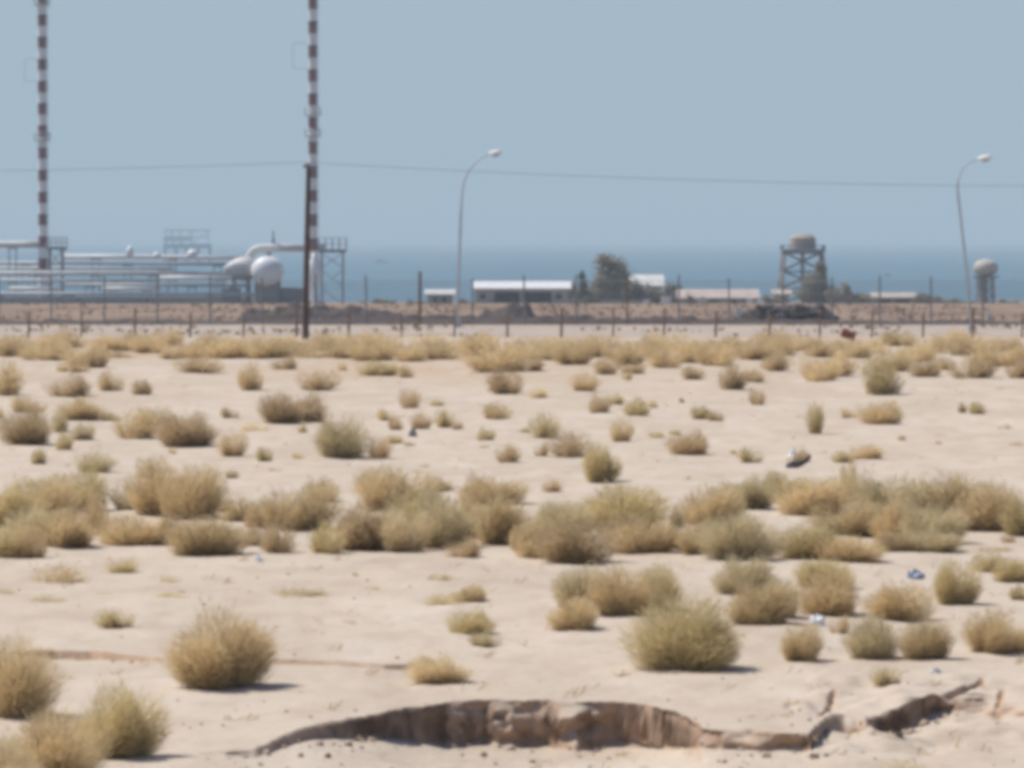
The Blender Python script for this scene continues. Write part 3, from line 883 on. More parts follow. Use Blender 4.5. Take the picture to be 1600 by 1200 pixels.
# round tank: a horizontal vessel with its dished end towards us
Y = 440; m = Y / F; b = rootat(416, Y)
root = thing('storage_tank', b, 'round white tank end under the arching pipe', 'tank')
cz = at(416, 424, Y).z - b.z; R = 23.5 * m
mb = MB(); prof = [(R * math.sin(t), -R * .75 * math.cos(t)) for t in [0.02 + i * (math.pi / 2 - .02) / 8 for i in range(9)]] + [(R, 5.5)]
prof += [(R * math.cos(t), 5.5 + R * .6 * math.sin(t)) for t in (.4, .8, 1.2, 1.5)]
mb.lathe(prof, (0, 0, cz), 28, 'y'); mb.build('shell', WHITE, root, True)
for yy in (.8, 4.6):
    mb = MB(); mb.box(-R * .8, R * .8, yy - .2, yy + .2, -.2, cz - R * .55); mb.build('saddle', CONC, root)
mb = MB(); mb.lathe([(.25, cz + R - .1), (.25, cz + R + .35), (.36, cz + R + .35), (.36, cz + R + .45)], (.1, 2, 0), 12); mb.build('manhole', GALV, root)
# tapered vessel
Y = 443; m = Y / F; b = rootat(374, Y)
root = thing('pressure_vessel', b, 'tapered off-white vessel lying left of the round tank', 'vessel')
cz = at(374, 420, Y).z - b.z
prof = [(.2, -23 * m), (5 * m, -22 * m), (9 * m, -17 * m), (16 * m, -6 * m), (19 * m, 4 * m), (19 * m, 17 * m), (13 * m, 23 * m), (.2, 25 * m)]
mb = MB(); mb.lathe(prof, (0, 0, cz), 22, 'x'); mb.build('shell', OFFW, root, True)
for xx in (-8 * m, 14 * m):
    mb = MB(); mb.box(xx - .2, xx + .2, -.8, .8, -.2, cz - 13 * m); mb.build('saddle', CONC, root)
# upright vessel behind the utility pole
Y = 425; m = Y / F; b = rootat(492, Y)
root = thing('upright_vessel', b, 'upright white vessel on a slim leg behind the utility pole', 'vessel')
z0 = at(492, 442, Y).z - b.z; z1 = at(492, 396, Y).z - b.z
mb = MB(); mb.lathe([(4 * m, z0 - 3 * m), (6 * m, z0), (9.5 * m, z0 + 9 * m), (10 * m, z0 + 22 * m), (8 * m, z0 + 34 * m), (5 * m, z0 + 40 * m), (5 * m, z1)], (0, 0, 0), 18)
mb.build('shell', WHITE, root, True)
mb = MB(); mb.lathe([(6 * m, -.2), (4 * m, .3), (4 * m, z0 - 2.9 * m)], (0, 0, 0), 12); mb.build('leg', OFFW, root)
# vent stack on the arching pipe
Y = 446; m = Y / F; p = at(427, 381, Y)
mb = MB(); mb.lathe([(2.2 * m, 0), (2.2 * m, 9 * m), (1.2 * m, 10 * m), (1.2 * m, 17 * m), (2 * m, 17.5 * m), (.4 * m, 21 * m)], (0, 0, 0), 10)
o = mb.build('vent_stack', DARKST); o.location = p; tag(o, 'short dark vent stack on top of the arching pipe', 'vent')


def platform(x0, x1, y_deck, y_rail, Y, legs, label):
    m = Y / F; b = rootat((x0 + x1) / 2, Y); c = (x0 + x1) / 2
    root = thing('service_platform', b, label, 'platform', 'steel service platforms beside the masts')
    zd = at(c, y_deck, Y).z - b.z; zr = at(c, y_rail, Y).z - b.z
    xa, xb_ = (x0 - c) * m, (x1 - c) * m
    mb = MB(); mb.box(xa, xb_, -1, 1, zd - .28, zd); mb.build('deck', DARKST, root)
    mb = MB()
    for yv in (-.97, .97):
        nseg = 4
        for i in range(nseg + 1):
            x = xa + (xb_ - xa) * i / nseg; mb.box(x - .035, x + .035, yv - .03, yv + .03, zd, zr)
        for z in (zr, zd + (zr - zd) * .5): mb.box(xa, xb_, yv - .028, yv + .028, z - .03, z + .03)
    mb.build('railing', GALV, root)
    for l in legs:
        x = (l - c) * m
        for yv in (-.8, .8):
            mb = MB(); mb.box(x - .08, x + .08, yv - .08, yv + .08, -.2, zd - .28); mb.build('leg', GALV, root)
    if len(legs) > 1:
        mb = MB(); xl, xr = (legs[0] - c) * m, (legs[-1] - c) * m; nb = 3
        for i in range(nb):
            za, zb = zd * i / nb, (zd - .3) * (i + 1) / nb
            mb.tube([(xl, -.8, za), (xr, -.8, zb)], .045, 5); mb.tube([(xr, -.8, za), (xl, -.8, zb)], .045, 5)
        mb.build('bracing', GALV, root)


platform(72, 104, 386, 371, 452, (78, 98), 'dark steel platform right of the left striped mast')
platform(498, 541, 390, 372, 438, (503, 536), 'dark steel platform right of the mast behind the utility pole')

# low concrete plinth wall under the pipe yard
Y = 448; b = rootat(190, Y)
mb = MB(); mb.box(wx(-140, Y) - b.x, wx(396, Y) - b.x, -.15, .15, -.5, wz(464, Y) - b.z)
o = mb.build('yard_wall', mat('dark_grey_block_wall', (.36, .35, .32), .9, .15, .6)); o.location = b
tag(o, 'low dark grey block wall behind the pipe supports', 'wall')
Y = 442.5; b = rootat(452, Y)
mb = MB(); mb.box(-1.9, 1.9, -.8, .8, -.3, 1.5); mb.box(-2.05, 2.05, -.95, .95, 1.5, 1.62)
o = mb.build('pump_housing', GREYWALL); o.location = b; tag(o, 'low grey pump housing between the round tank and utility pole', 'housing')
Y = 438; b = rootat(362, Y)
mb = MB(); mb.box(-.9, .9, -.6, .6, -.3, 1.5); mb.lathe([(.42, 1.5), (.42, 1.9), (.2, 2.05)], (0, 0, 0), 12)
o = mb.build('pump_unit', DARKST); o.location = b; tag(o, 'dark pump unit below the tapered vessel', 'pump')

# offshore jetty head
Y = 3000; m = Y / F; b = Vector((wx(292, Y), Y, SEAZ))
root = thing('loading_jetty', b, 'faint grey jetty structure standing in the hazy sea at left', 'jetty')
xx = lambda x: (x - 292) * m
zz_ = lambda y: at(292, y, Y).z - SEAZ
mb = MB(); mb.box(xx(256), xx(330), -6, 6, zz_(388), zz_(381)); mb.box(xx(256), xx(300), -5, 5, zz_(376), zz_(372)); mb.build('deck', GALV, root)
for x in (258, 275, 292, 310, 328):
    for yv in (-4, 4):
        mb = MB(); mb.tube([(xx(x), yv, -6), (xx(x), yv, zz_(384))], .7, 6); mb.build('pile', DARKST, root)
mb = MB()
for x in (259, 270, 282, 300, 326): mb.tube([(xx(x), 0, zz_(382)), (xx(x), 0, zz_(360))], .35, 5)
mb.box(xx(256), xx(328), -.5, .5, zz_(361), zz_(359)); mb.box(xx(259), xx(326), -.4, .4, zz_(371), zz_(369.5))
for a, c in ((259, 270), (270, 282), (282, 300), (300, 326)): mb.tube([(xx(a), 0, zz_(381)), (xx(c), 0, zz_(361))], .25, 5)
mb.build('gantry', GALV, root)

# boats
def boat(px, py, L, label):
    Y = (CAMZ - SEAZ) * F / (py - HZ)
    root = thing('fishing_boat', (wx(px, Y), Y, SEAZ), label, 'boat', 'boats on the sea')
    mb = MB(); st = [(-.5, .34, .8), (-.3, .46, .7), (.1, .5, .7), (.35, .34, .85), (.5, .03, 1.1)]
    vs = []; fs = []
    for t, wd, hh in st:
        vs += [(t * L, -wd * L * .3, -.2), (t * L, wd * L * .3, -.2), (t * L, wd * L * .38, hh * L * .12), (t * L, -wd * L * .38, hh * L * .12)]
    for i in range(4):
        for k in range(4): fs.append((i * 4 + k, i * 4 + (k + 1) % 4, i * 4 + 4 + (k + 1) % 4, i * 4 + 4 + k))
    fs += [(0, 3, 2, 1), (16, 17, 18, 19)]
    mb.add(vs, fs); mb.build('hull', DARKST, root)
    mb = MB(); mb.box(-.42 * L, .12 * L, -.12 * L, .12 * L, .08 * L, .26 * L); mb.box(-.45 * L, .16 * L, -.14 * L, .14 * L, .26 * L, .29 * L); mb.build('cabin', WHITE, root)
    mb = MB(); mb.tube([(.05 * L, 0, .2 * L), (.05 * L, 0, .5 * L)], .012 * L, 5); mb.build('pole', DARKST, root)


boat(596, 410, 8.5, 'small boat with a white cabin on the sea right of the utility pole')
boat(1387, 431, 3.4, 'tiny boat on the sea above the low tan shed')

# ------------------------------------------------------------------ buildings
def gable_roof(mb, x0, x1, y0, y1, z, rise, t=.12, ov=.35):
    yc = (y0 + y1) / 2
    A = [(x0 - ov, y0 - ov, z), (x1 + ov, y0 - ov, z), (x1 + ov, yc, z + rise), (x0 - ov, yc, z + rise), (x1 + ov, y1 + ov, z), (x0 - ov, y1 + ov, z)]
    Bv = [(a, b, c + t) for a, b, c in A]
    mb.add(A + Bv, [(0, 3, 2, 1), (3, 5, 4, 2), (6, 7, 8, 9), (9, 8, 10, 11), (0, 1, 7, 6), (4, 5, 11, 10), (1, 2, 8, 7), (2, 4, 10, 8), (3, 0, 6, 9), (5, 3, 9, 11)])


def house(name, x0, x1, y_eave, y_ridge, Y, depth, wallm, roofm, label, openings=(), porch=None, cat='shed', flat=False):
    """x in photo pixels; openings: (kind, x0, x1, y0, y1)"""
    c = (x0 + x1) / 2; b = rootat(c, Y)
    root = thing(name, b, label, cat)
    X = lambda x: (x - c) * Y / F
    Z = lambda y: at(c, y, Y).z - b.z
    ze = Z(y_eave)
    mb = MB(); mb.box(X(x0), X(x1), 0, depth, -.5, ze); mb.build('wall', wallm, root)
    mb = MB()
    if flat: mb.box(X(x0) - .3, X(x1) + .3, -.5, depth + .3, ze + .003, Z(y_ridge))
    else: gable_roof(mb, X(x0), X(x1), 0, depth, ze + .004, Z(y_ridge) - ze)
    mb.build('roof', roofm, root)
    for kind, a, d, e, f in openings:
        mb = MB(); mb.box(X(a), X(d), -.04, .06, Z(f), Z(e)); o = mb.build(kind, DARKIN, root)
        fr = MB(); w = .07
        fr.box(X(a) - w, X(d) + w, -.07, -.03, Z(e), Z(e) + w)
        for q in (X(a) - w, X(d)): fr.box(q, q + w, -.07, -.03, Z(f), Z(e))
        fr.build('frame', OFFW, o)
    if porch:
        mb = MB(); pw = porch
        for i in range(5):
            x = X(x0) + .2 + (X(x1) - X(x0) - .4) * i / 4; mb.box(x - .06, x + .06, -pw, -pw + .12, -.3, ze - .05)
        mb.build('porch_posts', OFFW, root)
        mb = MB(); A = [(X(x0) - .3, -pw - .2, ze - .10), (X(x1) + .3, -pw - .2, ze - .10), (X(x1) + .3, -.36, ze + .0), (X(x0) - .3, -.36, ze + .0)]
        mb.add(A + [(p[0], p[1], p[2] - .08) for p in A], [(0, 1, 2, 3), (4, 7, 6, 5), (0, 4, 5, 1), (1, 5, 6, 2), (2, 6, 7, 3), (3, 7, 4, 0)])
        mb.build('porch_roof', roofm, root)
    return root


house('small_shed', 668, 707, 461, 454, 500, 3.2, GREYWALL, OFFW, 'small shed with a bright white roof left of the long shed',
      [('door', 690, 698, 464, 476), ('window', 676, 684, 464, 471)])
house('long_shed', 742, 888, 452, 441, 505, 5, PALEWALL, WHITE, 'long low shed with a bright white roof beside the street lamp',
      [('doorway', 772, 812, 456, 476), ('doorway', 816, 862, 456, 476), ('window', 750, 759, 459, 467), ('window', 868, 878, 459, 467)])
house('white_house', 983, 1034, 448, 431, 560, 6, PALEWALL, OFFW, 'pale house with a white sloping roof half hidden by the big tree',
      [('window', 1005, 1013, 456, 464), ('window', 1020, 1028, 456, 464), ('door', 994, 1001, 455, 474)], cat='house')
house('pink_roofed_house', 1062, 1183, 467, 454, 520, 4.5, PALEWALL, PINKROOF, 'low house with a pinkish roof left of the water tower',
      [('window', 1072, 1084, 469, 476), ('doorway', 1108, 1124, 468, 479), ('window', 1136, 1150, 469, 476), ('window', 1160, 1172, 469, 476)], cat='house')
house('small_hut', 1210, 1233, 461, 454, 530, 2, PALEWALL, TANROOF, 'small pale hut at the left foot of the water tower', [('door', 1219, 1226, 464, 476)], cat='hut')
house('low_shed', 1366, 1428, 466, 459, 520, 4, GREYWALL, TANROOF, 'low tan-roofed open shed on the right',
      [('doorway', 1374, 1392, 468, 479), ('doorway', 1398, 1422, 468, 479)])
# walls of compounds
def wall_(x0, x1, ytop, Y, material, label):
    c = (x0 + x1) / 2; b = rootat(c, Y); m = Y / F
    mb = MB(); hz = at(c, ytop, Y).z - b.z
    mb.box((x0 - c) * m, (x1 - c) * m, -.12, .12, -.5, hz)
    nP = max(2, int((x1 - x0) * m / 4))
    for i in range(nP + 1):
        x = (x0 - c) * m + (x1 - x0) * m * i / nP; mb.box(x - .16, x + .16, -.17, .17, -.5, hz + .12)
    o = mb.build('compound_wall', material); o.location = b; tag(o, label, 'wall')


wall_(890, 1005, 468, 515, GREYWALL, 'grey compound wall in front of the big tree')
wall_(1300, 1362, 468, 525, mat('brown_block_wall', (.22, .18, .15), .9, .15, .7), 'brown compound wall between the water tower and low tan shed')
wall_(1430, 1472, 470, 525, GREYWALL, 'short grey wall at the right end of the low tan shed')


def crate(px, py, w_, h_, Y, label, name='storage_box', cat='box', material=WHITE):
    b = rootat(px, Y) if Y > 230 else Vector((wx(px, Y), Y, gz(wx(px, Y), Y)))
    m = Y / F; mb = MB(); hw, hh = w_ * m / 2, h_ * m
    mb.box(-hw, hw, -hw * .7, hw * .7, 0, hh); mb.box(-hw * 1.05, hw * 1.05, -hw * .75, hw * .75, hh, hh + .07)
    for s in (-1, 1): mb.box(s * hw * .6 - .04, s * hw * .6 + .04, -hw * .7 - .03, -hw * .7 - .002, .02, hh - .02)
    o = mb.build(name, material); o.location = b; tag(o, label, cat)


crate(1041, 475, 15, 11, 500, 'white cube-shaped box left of the pink-roofed house')
crate(1010, 477, 9, 6, 500, 'small white box below the white-roofed house')
crate(1098, 482, 13, 9, 497, 'pale box in front of the pink-roofed house', material=OFFW)
crate(1154, 492, 10, 9, 236, 'white block standing at the left end of the rubble heap', 'concrete_block', 'block')
crate(1172, 478, 10, 9, 505, 'white box at the right end of the pink-roofed house')
crate(1562, 480, 10, 7, 520, 'white box right of the small round tower, left of two')
crate(1586, 480, 12, 8, 520, 'white box right of the small round tower, right of two')
crate(566, 466, 12, 6, 560, 'small white box alone between the utility pole and small shed')
crate(1547, 507, 8, 7, 222, 'pale block behind the tall fence, right of the leaning lamp', 'concrete_block', 'block', OFFW)
crate(1190, 557, 12, 9, 158, 'pale block among the far bushes below the pink-roofed house', 'concrete_block', 'block', OFFW)
crate(895, 506, 6, 5, 218, 'whitish block behind the tall fence, left of the big tree', 'concrete_block', 'block', OFFW)
crate(993, 507, 6, 6, 218, 'whitish block behind the tall fence, right of the big tree', 'concrete_block', 'block', OFFW)

# ------------------------------------------------------------------ water towers
Y = 600; m = Y / F; b = rootat(1254, Y)
root = thing('water_tower', b, 'grey water tower with a drum tank on tall braced legs', 'water tower')
Z = lambda y: at(1254, y, Y).z - b.z
mb = MB(); mb.lathe([(20.5 * m, Z(389)), (21 * m, Z(388)), (20.5 * m, Z(372)), (19.5 * m, Z(371)), (14 * m, Z(366.5)), (2 * m, Z(364))], (0, 0, 0), 26)
mb.build('tank', mat('weathered_tank_concrete', (.42, .36, .30), .9, .15, .6, bump=.2), root)
mb = MB(); mb.box(-33 * m, 33 * m, -33 * m, 33 * m, Z(394), Z(389.5)); mb.build('platform', DARKST, root)
mb = MB()
for s in (-1, 1):
    for k in range(7):
        q = (-33 + 11 * k) * m
        mb.box(q - .03, q + .03, s * 32 * m - .03, s * 32 * m + .03, Z(389.4), Z(384)); mb.box(s * 32 * m - .03, s * 32 * m + .03, q - .03, q + .03, Z(389.4), Z(384))
    mb.box(-33 * m, 33 * m, s * 32 * m - .032, s * 32 * m + .032, Z(384), Z(383)); mb.box(s * 32 * m - .032, s * 32 * m + .032, -33 * m, 33 * m, Z(384), Z(383))
mb.build('railing', DARKST, root)
T = lambda z: 1 - z / Z(394)
hw = lambda z: (29 + 10 * T(z)) * m
for sx in (-1, 1):
    for sy in (-1, 1):
        mb = MB(); mb.tube([(sx * hw(0), sy * hw(0), -.4), (sx * hw(Z(394)), sy * hw(Z(394)), Z(394.2))], .2, 6); mb.build('leg', CONC, root)
mb = MB()
lv = [0, Z(450), Z(423), Z(394.5)]
for i in range(3):
    a, c = lv[i], lv[i + 1]; A, Cc = hw(a), hw(c)
    for s in (-1, 1):
        mb.tube([(-A, s * A, a), (Cc, s * Cc, c)], .09, 5); mb.tube([(A, s * A, a), (-Cc, s * Cc, c)], .09, 5)
        mb.tube([(s * A, -A, a), (s * Cc, Cc, c)], .09, 5); mb.tube([(s * A, A, a), (s * Cc, -Cc, c)], .09, 5)
        mb.tube([(-Cc, s * Cc, c - .1), (Cc, s * Cc, c - .1)], .11, 5); mb.tube([(s * Cc, -Cc, c - .1), (s * Cc, Cc, c - .1)], .11, 5)
mb.build('bracing', DARKST, root)
mb = MB(); mb.tube([(0, 0, -.2), (0, 0, Z(394.3))], .28, 8); mb.build('riser_pipe', GALV, root)

Y = 600; b = rootat(1540, Y)
root = thing('water_tower', b, 'small tower with a rounded pale tank near the right edge', 'water tower')
Z = lambda y: at(1540, y, Y).z - b.z
mb = MB(); mb.lathe([(6 * m, Z(431)), (14 * m, Z(429)), (18.5 * m, Z(424)), (19.5 * m, Z(418)), (17 * m, Z(411)), (10 * m, Z(406.5)), (2 * m, Z(405))], (0, 0, 0), 22)
mb.build('tank', PALEWALL, root, True)
mb = MB(); mb.box(-22 * m, 19 * m, -17 * m, 17 * m, Z(434), Z(431)); mb.build('platform', DARKST, root)
for sx in (-1, 1):
    for sy in (-1, 1):
        mb = MB(); mb.tube([(sx * 13 * m, sy * 13 * m, -.4), (sx * 11 * m, sy * 11 * m, Z(434))], .16, 6); mb.build('leg', GALV, root)
mb = MB()
for i in range(3):
    a, c = Z(434) * i / 3, Z(434) * (i + 1) / 3; q = 12.3 * m
    for s in (-1, 1):
        mb.tube([(-q, s * q, a), (q, s * q, c)], .07, 5); mb.tube([(q, s * q, a), (-q, s * q, c)], .07, 5)
mb.build('bracing', DARKST, root)
mb = MB(); mb.tube([(-.3, 0, -.2), (-.3, 0, Z(431))], .55, 10); mb.build('riser_shaft', GREYWALL, root)

# ------------------------------------------------------------------ trees
def tree(px, Y, lobes, label, leafm, seed, nleaf=2600, cat='tree', name='broadleaf_tree'):
    """lobes: photo (x, y, rx, ry)"""
    b = rootat(px, Y); m = Y / F; r = np.random.default_rng(seed); rr = random.Random(seed)
    root = thing(name, b, label, cat)
    P = []
    wts = np.array([l[2] * l[3] for l in lobes], float); wts /= wts.sum()
    li = r.choice(len(lobes), nleaf, p=wts)
    lb = np.array([[(x - px) * m, at(px, y, Y).z - b.z, rx * m, ry * m] for x, y, rx, ry in lobes])
    # sub-clumps inside every lobe leave gaps between them
    subs = r.normal(size=(len(lobes), 9, 3)); subs /= np.linalg.norm(subs, axis=2)[:, :, None]; subs *= (r.random((len(lobes), 9)) ** .4)[:, :, None] * .8
    sj = r.integers(0, 9, nleaf)
    d = r.normal(size=(nleaf, 3)) * .24
    q = subs[li, sj] + d
    P = np.stack([lb[li, 0] + q[:, 0] * lb[li, 2], q[:, 1] * lb[li, 2], lb[li, 1] + q[:, 2] * lb[li, 3]], -1)
    P[:, 2] = np.maximum(P[:, 2], .1)
    D = r.normal(size=(nleaf, 3)); D /= np.linalg.norm(D, axis=1)[:, None]
    S = np.cross(D, r.normal(size=(nleaf, 3))); S /= np.linalg.norm(S, axis=1)[:, None]
    Ln = r.uniform(.12, .26, nleaf)[:, None]; Wd = Ln * .5
    V = np.stack([P - D * Ln, P + S * Wd, P + D * Ln, P - S * Wd], 1).reshape(-1, 3)
    link('crown', np_mesh('crown', V, np.arange(nleaf * 4).reshape(-1, 4), leafm), root)
    mb = MB()
    hz = max(l[1] for l in lb.tolist())
    mb.tube([(0, 0, -.3), (.05, 0, hz * .25), (-.04, .05, hz * .5)], [.2, .15, .11], 8)
    for l in lb:
        mid = Vector((l[0] * .4, rr.uniform(-.2, .2), min(hz * .45, l[1]) * .8))
        mb.tube([(0, 0, hz * .18), mid, (l[0], 0, l[1] + l[3] * .3)], [.1, .07, .02], 5)
    mb.build('trunk', BARK, root)


tree(955, 550, [(946, 415, 18, 18), (963, 426, 24, 22), (935, 438, 18, 17), (974, 446, 27, 21), (948, 456, 32, 17), (976, 466, 30, 12), (922, 460, 18, 13)], 'big grey-green tree with a tall uneven crown beside the white house', LEAF1, 21, 7500)
tree(911, 545, [(910, 436, 7, 14), (908, 456, 9, 14), (915, 462, 9, 12)], 'slim dark tree just left of the big tree', LEAF2, 22, 1100)
tree(992, 540, [(990, 452, 13, 14), (1003, 464, 11, 12), (984, 466, 14, 10)], 'low dark tree in front of the white-roofed house', LEAF2, 23, 1700)
tree(1057, 545, [(1056, 455, 9, 12), (1062, 466, 10, 9)], 'small dark tree left of the pink-roofed house', LEAF2, 24, 900)
tree(1272, 580, [(1281, 424, 10, 15), (1272, 442, 20, 17), (1286, 456, 18, 20), (1260, 462, 20, 15), (1292, 470, 14, 11), (1272, 470, 20, 11)], 'dark tree growing against the right legs of the water tower', LEAF1, 25, 7500)
tree(1322, 575, [(1310, 466, 16, 8), (1330, 468, 18, 8)], 'low brownish hedge shrub right of the water tower', LEAF1, 26, 900, 'shrub', 'hedge_shrub')
tree(880, 548, [(884, 462, 10, 10), (872, 468, 8, 8)], 'low dark shrub at the right end of the long shed', LEAF2, 27, 700, 'shrub', 'hedge_shrub')

for i, (x, y0, lb_) in enumerate(((925, 470, 'low grey-green shrub before the compound wall under the big tree'), (1086, 470, 'low shrub at the left end of the pink-roofed house'),
                            (1350, 472, 'low shrub beside the left end of the tan shed'), (1440, 470, 'low shrub at the right end of the tan shed'),
                            (1505, 476, 'low shrub left of the small round tower'), (1205, 470, 'low shrub beside the small pale hut'))):
    tree(x, 512, [(x - 6, y0, 9, 7), (x + 8, y0 + 2, 10, 6)], lb_, LEAF1 if i % 2 else LEAF2, 60 + i, 700, 'shrub', 'hedge_shrub')

tree(1028, 556, [(1012, 460, 13, 13), (1030, 464, 16, 11), (1044, 454, 8, 12), (1048, 468, 14, 8)], 'grey bushy tree at the right corner of the white-roofed house', LEAF1, 81, 2200)
tree(896, 556, [(893, 452, 9, 12), (900, 464, 14, 10)], 'thin grey tree between the long shed and slim dark tree', LEAF1, 82, 900)
tree(1336, 570, [(1305, 460, 15, 10), (1322, 452, 10, 10), (1345, 466, 18, 9), (1368, 470, 12, 7)], 'wide low tree behind the brown compound wall', LEAF1, 83, 1900)
tree(1455, 566, [(1440, 466, 14, 8), (1462, 468, 16, 8), (1485, 472, 13, 6)], 'low spreading tree right of the tan shed', LEAF1, 84, 1500)
for i, (x, y0, lb_) in enumerate(((1575, 474, 'low shrub between the two white boxes at right'), (1495, 478, 'low grey shrub left of the leaning lamp'), (1125, 479, 'low shrub against the front of the pink-roofed house'),
                            (650, 474, 'low shrub left of the small white-roofed shed'), (728, 474, 'low shrub between the two white-roofed sheds'), (600, 472, 'low shrub alone left of the small white-roofed shed'))):
    tree(x, 508, [(x - 7, y0, 9, 6), (x + 6, y0 + 2, 11, 5)], lb_, LEAF1, 90 + i, 600, 'shrub', 'hedge_shrub')

# ------------------------------------------------------------------ litter and scraps
p = ground(1325, 533); p.y -= .1
mb = MB(); mb.lathe([(.02, -.28), (.17, -.28), (.18, -.26), (.17, -.1), (.18, -.09), (.17, .08), (.18, .09), (.17, .26), (.18, .28), (.02, .28)], (0, 0, 0), 16, 'x')
mb.v = [tuple(Matrix.Rotation(.35, 4, 'Y') @ Vector(v)) for v in mb.v]
o = mb.build('metal_drum', REDDRUM); o.location = (p.x, p.y, gz(p.x, p.y) + .26); tag(o, 'small rust-red drum lying tilted among the far bushes', 'drum')


def crumple(px, py, w_, h_, material, name, label, cat, seed):
    p = ground(px, py); m = p.y / F; rr = random.Random(seed)
    r = np.random.default_rng(seed); mb = MB()
    n, k = 12, 7; vs = []; fs = []
    for i in range(k):
        la = -.4 + (math.pi / 2 + .4) * i / (k - 1)
        for j in range(n):
            t = 2 * math.pi * j / n; q = .75 + .5 * rr.random()
            vs.append((w_ * m / 2 * q * math.cos(la) * math.cos(t), w_ * m * .4 * q * math.cos(la) * math.sin(t), h_ * m * q * max(0, math.sin(la)) - .01))
    for i in range(k - 1):
        for j in range(n): fs.append((i * n + j, i * n + (j + 1) % n, (i + 1) * n + (j + 1) % n, (i + 1) * n + j))
    mb.add(vs, fs); o = mb.build(name, material); o.location = p
    return tag(o, label, cat)


crumple(1277, 977, 27, 17, PLASTIC, 'plastic_bag', 'bright white crumpled bag lying between bushes at right', 'bag', 1)
crumple(404, 877, 13, 10, PLASTIC, 'plastic_bag', 'small white scrap at the front edge of the middle band, left', 'bag', 2)
crumple(1462, 1052, 22, 9, OFFW, 'paper_scrap', 'pale scrap lying above the right cut bank', 'scrap', 3)
crumple(1430, 904, 28, 14, BLUEPL, 'plastic_bag', 'faded blue bag lying behind the bushes at right', 'bag', 4)
crumple(1239, 718, 14, 18, PLASTIC, 'plastic_bag', 'white bag beside the black scrap on open sand below the water tower', 'bag', 5)
crumple(645, 682, 13, 12, mat('grey_stone', (.24, .22, .21), .9, .2, 8), 'grey_stone', 'grey stone among small bushes on the open sand', 'stone', 6)
crumple(1405, 1151, 14, 9, mat('dark_stone', (.13, .12, .10), .9, .2, 8), 'dark_stone', 'small dark stone below the right cut bank', 'stone', 7)
crumple(512, 1184, 12, 9, mat('brown_clod', (.27, .18, .12), .95, .2, 8), 'earth_clod', 'small brown clod at the bottom, in front of the cut bank', 'clod', 8)
p = ground(1242, 731); mb = MB(); m = p.y / F
ring = [(math.cos(i * .42) * .12, math.sin(i * .42) * .10, .05 + .035 * math.sin(i * .42 + .8)) for i in range(13)]
mb.tube(ring, .05, 8); mb.tube([(.05, 0, .05), (.2, .05, .12), (.28, .06, .22)], [.05, .045, .03], 7)
o = mb.build('tyre_scrap', BLACKR); o.location = p; tag(o, 'black piece of scrap tyre on open sand below the water tower', 'scrap')

# ------------------------------------------------------------------ haze
mb = MB(); mb.box(-25000, 25000, -300, 43000, -18, 55)
hz = mb.build('haze', None)
hm = bpy.data.materials.new('haze_air'); hm.use_nodes = True
nt = hm.node_tree
nt.nodes.remove(nt.nodes['Principled BSDF'])
pv = nt.nodes.new('ShaderNodeVolumePrincipled')
pv.inputs['Color'].default_value = (.74, .92, .99, 1); pv.inputs['Density'].default_value = .00026
pv.inputs['Anisotropy'].default_value = 0.0
nt.links.new(pv.outputs[0], nt.nodes['Material Output'].inputs['Volume'])
hz.data.materials.append(hm); hz.display_type = 'WIRE'
tag(hz, 'pale dusty air over the plain and sea', 'haze', kind='stuff')

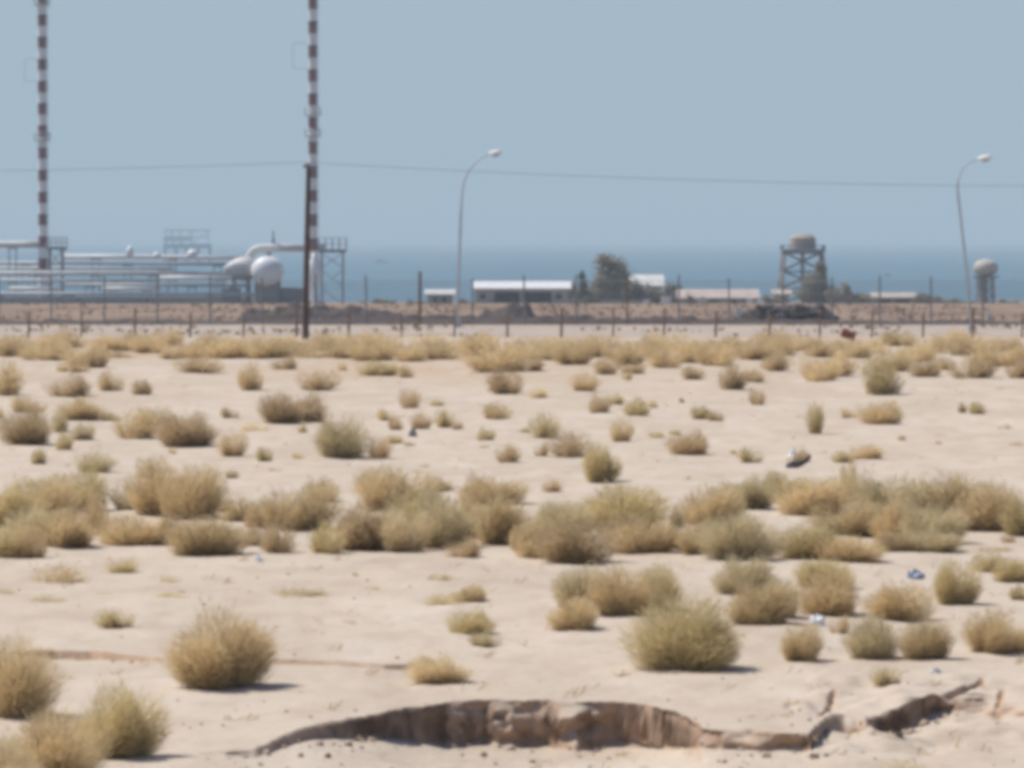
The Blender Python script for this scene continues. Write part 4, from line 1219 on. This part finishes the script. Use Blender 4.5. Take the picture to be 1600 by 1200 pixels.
# ------------------------------------------------------------------ light
EL = math.radians(58); AZ = math.atan2(-.90, .38)
S = Vector((math.cos(EL) * math.sin(AZ), math.cos(EL) * math.cos(AZ), math.sin(EL)))
ld = bpy.data.lights.new('sun', 'SUN'); ld.energy = 4.0; ld.angle = math.radians(.5); ld.color = (1, .955, .88)
lo = bpy.data.objects.new('sun', ld); COL.objects.link(lo); lo.rotation_euler = S.to_track_quat('Z', 'Y').to_euler()
lo.location = (0, 0, 60)
w = bpy.data.worlds.new('World'); scene.world = w; w.use_nodes = True
nt = w.node_tree; bg = nt.nodes['Background']
sk = nt.nodes.new('ShaderNodeTexSky'); sk.sky_type = 'NISHITA'; sk.sun_disc = False
sk.sun_elevation = EL; sk.sun_rotation = AZ; sk.air_density = 1.0; sk.dust_density = 1.0; sk.ozone_density = 2.0
tn = nt.nodes.new('ShaderNodeMix'); tn.data_type = 'RGBA'; tn.blend_type = 'MULTIPLY'; tn.inputs['Factor'].default_value = 1
tn.inputs['B'].default_value = (1.0, 1.02, 1.19, 1)
nt.links.new(sk.outputs[0], tn.inputs['A'])
# dusty blue air low over the Gulf: the lowest degrees of the sky are an even blue-grey
tg = nt.nodes.new('ShaderNodeTexCoord'); sx = nt.nodes.new('ShaderNodeSeparateXYZ'); nt.links.new(tg.outputs['Generated'], sx.inputs[0])
mrg = nt.nodes.new('ShaderNodeMapRange'); mrg.interpolation_type = 'SMOOTHSTEP'
mrg.inputs['From Min'].default_value = .03; mrg.inputs['From Max'].default_value = .30
nt.links.new(sx.outputs['Z'], mrg.inputs['Value'])
lo_ = nt.nodes.new('ShaderNodeMix'); lo_.data_type = 'RGBA'; lo_.inputs['A'].default_value = (3.88, 5.02, 5.85, 1)
nt.links.new(mrg.outputs['Result'], lo_.inputs['Factor']); nt.links.new(tn.outputs['Result'], lo_.inputs['B'])
nt.links.new(lo_.outputs['Result'], bg.inputs['Color']); bg.inputs['Strength'].default_value = .08

# ------------------------------------------------------------------ camera
cd = bpy.data.cameras.new('camera'); co = bpy.data.objects.new('camera', cd); COL.objects.link(co)
cd.sensor_width = 36; cd.lens = F / 1600 * 36; cd.clip_start = 1; cd.clip_end = 90000
co.location = (0, 0, CAMZ); co.rotation_euler = (math.pi / 2 - PITCH, 0, 0)
scene.camera = co
scene.view_settings.view_transform = 'Standard'; scene.view_settings.look = 'None'
scene.view_settings.exposure = .28; scene.view_settings.gamma = 1
scene.cycles.filter_width = 5.2        # soft long-lens definition
scene.cycles.max_bounces = 6; scene.cycles.volume_bounces = 0
